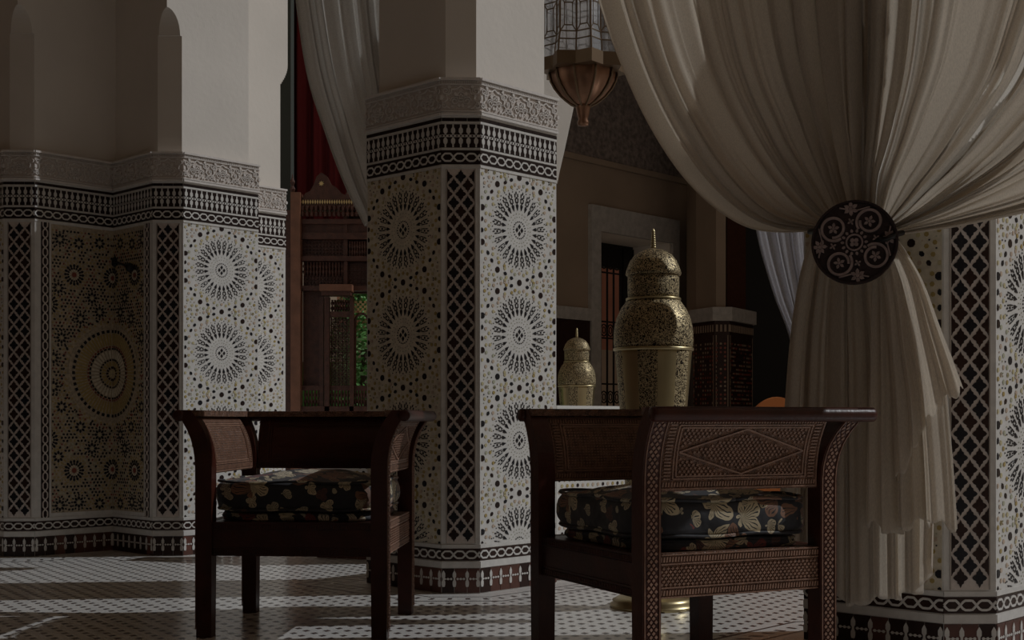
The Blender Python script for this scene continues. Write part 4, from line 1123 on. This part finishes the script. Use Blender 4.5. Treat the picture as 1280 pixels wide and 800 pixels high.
# crown
b = MB(); cp = [(378,250),(383,243),(389,240),(393,233),(397,222),(403,217),(410,222),(415,232),(422,236),(428,243),(443,250)]
loop = [(sx_(x), sz_(y)) for x, y in cp]; n = len(loop)
b.add([(x, SY-.05, z) for x, z in loop]+[(x, SY, z) for x, z in loop], [tuple(range(n-1,-1,-1)), tuple(range(n,2*n))]+[(i,(i+1)%n,(i+1)%n+n,i+n) for i in range(n)])
b.build('crown', 'screen', ms)
b = MB(); ff = lambda u, z, h=0: (u, SY-.05-h, z); cxs, czs = sx_(403), sz_(231)
b.plate(ff, [(cxs+(.022 if k%2==0 else .010)*math.cos(PI*k/8), czs+(.022 if k%2==0 else .010)*math.sin(PI*k/8)) for k in range(16)], 0, .006); b.build('star_inlay', 'gold', ms)
b = MB()
for k in range(22):
    x = sx_(377.5+3*k); b.plate(ff, [(x-.0075,sz_(254)),(x,sz_(257)),(x+.0075,sz_(254)),(x,sz_(251))], 0, .01)
b.build('gilded_beads', 'gold', ms, kind='stuff')
sbox('bead_rail', 376, 444, 250, 258, -.05, .02)
b = MB()
for k in range(15):
    x = sx_(380+5.6*k); b.lathe([(.012,sz_(272)),(.018,sz_(268)),(.008,sz_(265)),(.016,sz_(262)),(.018,sz_(259))], x, SY-.06, 6)
b.build('pendants', 'screen', ms, kind='stuff')
for px, py in ((367,243),(436,250)):
    b = MB(); b.lathe([(.012,sz_(py)),(.022,sz_(py-5)),(.010,sz_(py-9)),(.020,sz_(py-14)),(.008,sz_(py-18)),(.002,sz_(py-24))], sx_(px), SY-.05, 8); b.build('finial', 'screen', ms)
def lat(px0, px1, py0, py1, st, r=.0045):
    b = MB(); x0, x1, z0, z1 = sx_(px0), sx_(px1), sz_(py1), sz_(py0)
    x = x0
    while x <= x1+1e-4: b.box(x-r, x+r, SY, SY+.02, z0, z1); x += st
    z = z0
    while z <= z1+1e-4: b.box(x0, x1, SY, SY+.02, z-r, z+r); z += st
    x = x0+st/2
    while x < x1:
        z = z0+st/2
        while z < z1: b.add([(x+.010*math.cos(k*PI/2), SY+.004, z+.010*math.sin(k*PI/2)) for k in range(4)], [(3,2,1,0)]); z += st
        x += st
    b.build('lattice', 'screen', ms, kind='stuff')
lat(379,430,300,321,.026); lat(436,461,330,358,.03); lat(414,437,397,482,.028); lat(380,429,345,358,.026)
def balus(px0, px1, py0, py1, n):
    for k in range(n):
        x = sx_(px0+(px1-px0)*(k+.5)/n); z0, z1 = sz_(py1), sz_(py0); h = z1-z0
        b = MB(); b.lathe([(.009,z0),(.007,z0+.1*h),(.014,z0+.3*h),(.006,z0+.5*h),(.013,z0+.7*h),(.007,z0+.9*h),(.009,z1)], x, SY-.01, 6); b.build('baluster', 'screen', ms)
balus(379,430,328,345,13); balus(436,461,302,321,8); balus(414,437,375,390,7); balus(380,400,488,508,5); balus(413,437,488,508,6); balus(443,461,488,508,5)
sbox('panel_rail', 413, 438, 390, 397, -.05, 0)
# chequered spandrel with keyhole arch
b = MB(); i = 0
for px in range(443, 462, 3):
    for py in range(376, 397, 3):
        if ((px-443)//3+(py-376)//3) % 2 == 0:
            if py > 388 and abs(px+1.5-452) < 6: continue
            b.box(sx_(px), sx_(px+3), SY, SY+.02, sz_(py+3), sz_(py))
b.build('chequer_spandrel', 'gold', ms, kind='stuff')
b = MB(); arc = [(443+(0 if False else 9-8.0*math.cos(t*PI/12)), 403-11*math.sin(t*PI/12)) for t in range(13)]
for s in (0,):
    pl = [(444,410)]+arc+[(460,410)]
    b.tube([(sx_(x), SY, sz_(y)) for x, y in pl], .010, 6)
b.tube([(sx_(443.5),SY,sz_(410)),(sx_(443.5),SY,sz_(488))], .012, 6); b.tube([(sx_(461),SY,sz_(410)),(sx_(461),SY,sz_(488))], .012, 6)
b.build('keyhole_arch', 'screen', ms)
# dark lattice leaf left of the post
sbox('side_leaf', 352, 366, 262, 999, .02, .05)

# red curtain and dark wall behind the left curtain
rc = thing('curtain', 'deep red curtain in shade between the left pier and the white curtain', 'curtain', (sx_(385), 10.2, 2.4), 0)
b = MB(); b.grid(lambda u, v: (-1.95+.95*u, 10.25+.035*math.sin(u*42)+.015*math.sin(u*95), 2.3+3.0*v), 120, 4); o = b.build('drape', 'redcloth', rc, smooth=True)
b = MB(); b.box(-2.6, -1.72, 9.95, 10.1, 0, 4.6); struct(b.build('trim_2', 'dkgreen'))
b = MB(); b.box(-1.9, .2, 10.6, 10.75, 2.18, 4.6); struct(b.build('wall_garden', 'wallbrown'))
# garden shrubs beyond the screen
def shrub(label, x, y, h, r, n, seed, m):
    root = thing('shrub', label, 'shrub', (x, y, 0), 0, 'garden shrubs'); rnd = random.Random(seed)
    b = MB()
    for i in range(n):
        th = rnd.random()*2*PI; rr = r*math.sqrt(rnd.random()); zz = .15+rnd.random()*(h-.15)
        k = 1-.6*(zz/h)**3; c = Vector((x+rr*k*math.cos(th), y+rr*k*math.sin(th), zz)); d = Vector((rnd.uniform(-1,1), rnd.uniform(-1,1), rnd.uniform(-.6,.6))).normalized(); e = d.cross(Vector((rnd.uniform(-1,1), rnd.uniform(-1,1), rnd.uniform(-1,1)))).normalized(); L_ = rnd.uniform(.025,.05)
        b.add([c-d*L_, c+e*L_*.4, c+d*L_, c-e*L_*.4], [(0,1,2,3)], rnd.choice([0,1]))
    b.build('foliage', ['leaf','leaf2'], root, kind='stuff')
    b = MB(); b.tube([(x,y,0),(x+.02,y,h*.7)], .03, 6); b.build('stem', 'bark', root)
shrub('green garden shrub seen through the keyhole arch of the wooden screen', -1.42, 12.1, 2.1, .42, 3600, 1, 0)
shrub('low green shrub seen between the balusters of the wooden screen', -2.35, 12.3, 1.2, .42, 1800, 2, 0)
b = MB(); b.box(-3.5, -.6, 13.2, 13.3, 0, 1.4); tag(b.build('hedge', 'leaf'), 'clipped dark green hedge at the back of the garden beyond the screen', 'hedge')

# ------------------------------------------------------------------ far gallery, right
WO = Vector((.655, 17.7)); WF = lambda u, z, h=0: (WO.x+E1.x*u+E1.y*h, WO.y+E1.y*u-E1.x*h, z)
def tph(px, h): k = (px-640)/FPX; ox_, oy_ = WO.x+E1.y*h, WO.y-E1.x*h; return (k*oy_-ox_)/(E1.x-k*E1.y)
def tpx(px): k = (px-640)/FPX; return (k*WO.y-WO.x)/(E1.x-k*E1.y)
u0, u1_ = tpx(746), tpx(793)+.55
zt_ = CAMZ+(HORY-283)/FPX*18.4
gw = MB()
for a, c, z0, z1 in ((-2.2,tpx(744),0,6.9),(tpx(838),9,0,6.9),(tpx(744),tpx(838),3.55,6.9)): gw.plate(WF, [(a,z0),(c,z0),(c,z1),(a,z1)], -.25, 0)
gw.build('wall_far', 'wallbrown'); bpy.data.objects['wall_far']['kind'] = 'structure'
ft = MB(); ft.rect(WF, -2.2, 9, 4.5, 6.9, 0, .03); struct(ft.build('trim_3', 'frieze'))
ft = MB(); ft.rect(WF, -2.2, 9, 4.44, 4.52, 0, .06); struct(ft.build('trim_4', 'wallbrown'))
dd = MB(); dd.rect(WF, -2.2, tpx(735), 0, Z_C0, 0, .04, 0); dd.rect(WF, tpx(846), 9, 0, Z_C0, 0, .04, 0)
struct(dd.build('trim_5', ['darkbrown'])); 
dd = MB(); dd.rect(WF, -2.2, tpx(735), Z_C0, Z_C1, 0, .07, 0); dd.rect(WF, tpx(846), 9, Z_C0, Z_C1, 0, .07, 0); struct(dd.build('trim_6', ['greystucco']))
# window frame, reveal, leaf, grille
wt = thing('window_frame', 'white stucco framed window with a black iron grille in the far dark wall', 'window', WF(tpx(790),0,0))
b = MB(); a, c = tpx(735), tpx(845); ti = .34; z1 = CAMZ+(HORY-255)/FPX*18.1
b.rect(WF, a, a+ti*.62, 0, z1, 0, .07); b.rect(WF, c-ti*.5, c, 0, z1, 0, .07); b.rect(WF, a+ti*.62, c-ti*.5, z1-.36, z1, 0, .07); b.build('surround', 'greystucco', wt)
b = MB(); a2, c2 = a+ti*.62, c-ti*.5; b.rect(WF, c2-.03, c2+.01, 0, z1-.36, -.75, .02); b.plate(WF, [(a2,z1-.36),(c2,z1-.36),(c2,z1-.30),(a2,z1-.30)], -.75, .0); b.build('reveal', 'plaster', wt)
b = MB()
a0 = tph(742,-.7); g1 = tph(777,-.7); g2 = tph(793,-.7)
b.rect(WF, g1, g2, .0, z1-.40, -.74, -.66); b.rect(WF, a0-.3, g2, z1-.72, z1-.30, -.76, -.68); b.rect(WF, a0-.3, g1, 0, .95, -.76, -.68); b.build('dark_casement', 'iron', wt)
b = MB(); b.rect(WF, g2, c2+.05, 0, z1-.30, -.80, -.74); b.build('side_panel', 'plaster', wt)
a2 = a0-.05
for k in range(5):
    b = MB(); u = a2+.06+(g1-a2-.1)*k/4; b.tube([WF(u,.95,-.7), WF(u,z1-.72,-.7)], .016, 6); b.build('grille_bar', 'iron', wt)
for z in (1.35,2.05,2.30,3.05):
    b = MB(); b.tube([WF(a2,z,-.7), WF(g1,z,-.7)], .014, 6); b.build('grille_rail', 'iron', wt)
b = MB()
for zc in (1.15,2.17,3.2):
    for k in range(4):
        u = a2+.06+(g1-a2-.1)*(k+.5)/4
        pl = [WF(u+.07*math.cos(t), zc+.09*math.sin(t), -.7) for t in [2*PI*i/12 for i in range(13)]]; b.tube(pl, .011, 5)
        pl = [WF(u+.035*math.cos(t), zc+.05*math.sin(t), -.7) for t in [2*PI*i/8 for i in range(9)]]; b.tube(pl, .009, 5)
b.build('grille_scrolls', 'iron', wt, kind='stuff')
b = MB(); b.rect(WF, -1.5, 5, 2.05, 6, -3.0, -2.8); b.rect(WF, -1.5, 5, 0, 2.05, -3.0, -2.8, 1); o = b.build('outside_wall', ['pinkwall','plaster']); tag(o, 'pink and pale outside wall seen through the far iron grille', 'wall')

# tiled pier at far right of gallery with an arch jamb
p0 = Vector(at(866,0,18.6)[:2]); fp = thing('pillar', 'dark tiled pier in deep shade left of the sheer curtain, far back', 'pillar', (p0.x, p0.y, 0))
p1 = Vector(at(893,0,18.1)[:2]); p2 = Vector(at(912,0,18.1)[:2]); p3 = Vector(at(941,0,18.9)[:2])
ol = [p0, p1, p2, p3, p3+Vector((-.2,1.2)), p0+Vector((0,1.2))]
b = MB(); b.prism(ol, 0, Z_C0); b.build('tiled_dado', 'darkbrown', fp)
b = MB(); b.prism(offset(ol,.05), Z_C0, Z_C1+.02); b.build('cornice', 'greystucco', fp)
b = MB(); ol2 = [p0, p1, p2, p2+Vector((.05,.6)), p0+Vector((0,1.0))]; b.prism(offset(ol2,-.05), Z_C1, 6.9); b.build('plaster_shaft', 'wallbrown', fp)
b = MB(); ol3 = offset([p2+Vector((-.02,.25)), p3+Vector((-.06,0)), p3+Vector((-.25,1.0)), p2+Vector((0,1.0))], -.04)
b.prism(ol3, Z_C1, 4.05); b.build('arch_jamb', 'screen', fp)
b = MB(); pj0 = p2+Vector((-.28,-.02)); 
b.prism([pj0, p2+Vector((.02,-.04)), p2+Vector((.02,.2)), pj0+Vector((0,.2))], 4.1, 4.22); b.build('impost', 'wallbrown', fp)
mb = MB(); rnd = random.Random(9)
for fr in (Frame(p0,p1), Frame(p1,p2), Frame(p2,p3)):
    z = .2
    while z < 1.9:
        u = .03
        while u < fr.w-.03: mb.plate(fr, octa(u, z, .018, 0, 5), 0, .004, rnd.choice([0,1,2])); u += .06
        z += .06
    u = .02
    while u < fr.w: mb.rect(fr, u, u+.03, 2.05, 2.15, 0, .004, 2); u += .06
    for uu in (.02, fr.w-.03): mb.rect(fr, uu, uu+.012, .2, 2.0, 0, .004, 2)
mb.build('mosaic', ['redtile','darkbrown','wallbrown'], fp, kind='stuff')
# unseen gallery roof and wall, added to keep the far wall dark
b = MB(); b.rect(WF, -1.0, 12, 6.9, 7.05, -.25, 6.2); b.add([WF(-1,6.9,-.25),WF(12,6.9,-.25),WF(12,6.9,6.2),WF(-1,6.9,6.2)], [(0,1,2,3)]); struct(b.build('shade_roof_gallery', 'wallbrown'))
b = MB(); b.box(9, 9.2, 14, 26, 0, 6.9); struct(b.build('shade_wall_right', 'wallbrown'))  # closing wall added out of view to stop light entering the gallery
b = MB(); b.box(3.55, 8, 20.3, 20.5, 0, 6.9); struct(b.build('opening_shade_sheet', 'iron'))  # near-black sheet standing in for the shade inside the arch opening
# orange leather chair back
oc = thing('leather_chair', 'orange leather armchair, only its rounded back showing above the right armchair', 'armchair', ((962-640)/FPX*7.6, 7.6, 0))
ox, oy = oc.location.x+.05, 7.6
b = MB(); n = 24
for j, (yy, sc) in enumerate(((0,1),(.035,1.04),(.07,1))):
    for k in range(n+1):
        a = PI*k/n; b.v.append((ox+.20*sc*math.cos(a), oy+yy, .66+(.275*math.sin(a)*(1 if sc == 1 else 1.01))))
for j in range(2):
    for k in range(n): b.f.append([j*(n+1)+k, j*(n+1)+k+1, (j+1)*(n+1)+k+1, (j+1)*(n+1)+k]); b.m.append(0)
b.f.append([k for k in range(n,-1,-1)]); b.m.append(0); b.f.append([2*(n+1)+k for k in range(n+1)]); b.m.append(0)
b.box(ox-.2, ox+.2, oy, oy+.07, .38, .66); b.build('back', 'orange', oc)
b = MB(); b.box(ox-.25, ox+.25, oy+.07, oy+.55, .34, .46); b.build('seat', 'orange', oc)
for sxx in (-.21,.21):
    for yy in (.1,.5): b = MB(); b.box(ox+sxx-.02, ox+sxx+.02, oy+yy-.02, oy+yy+.02, 0, .34); b.build('leg', 'wood', oc)
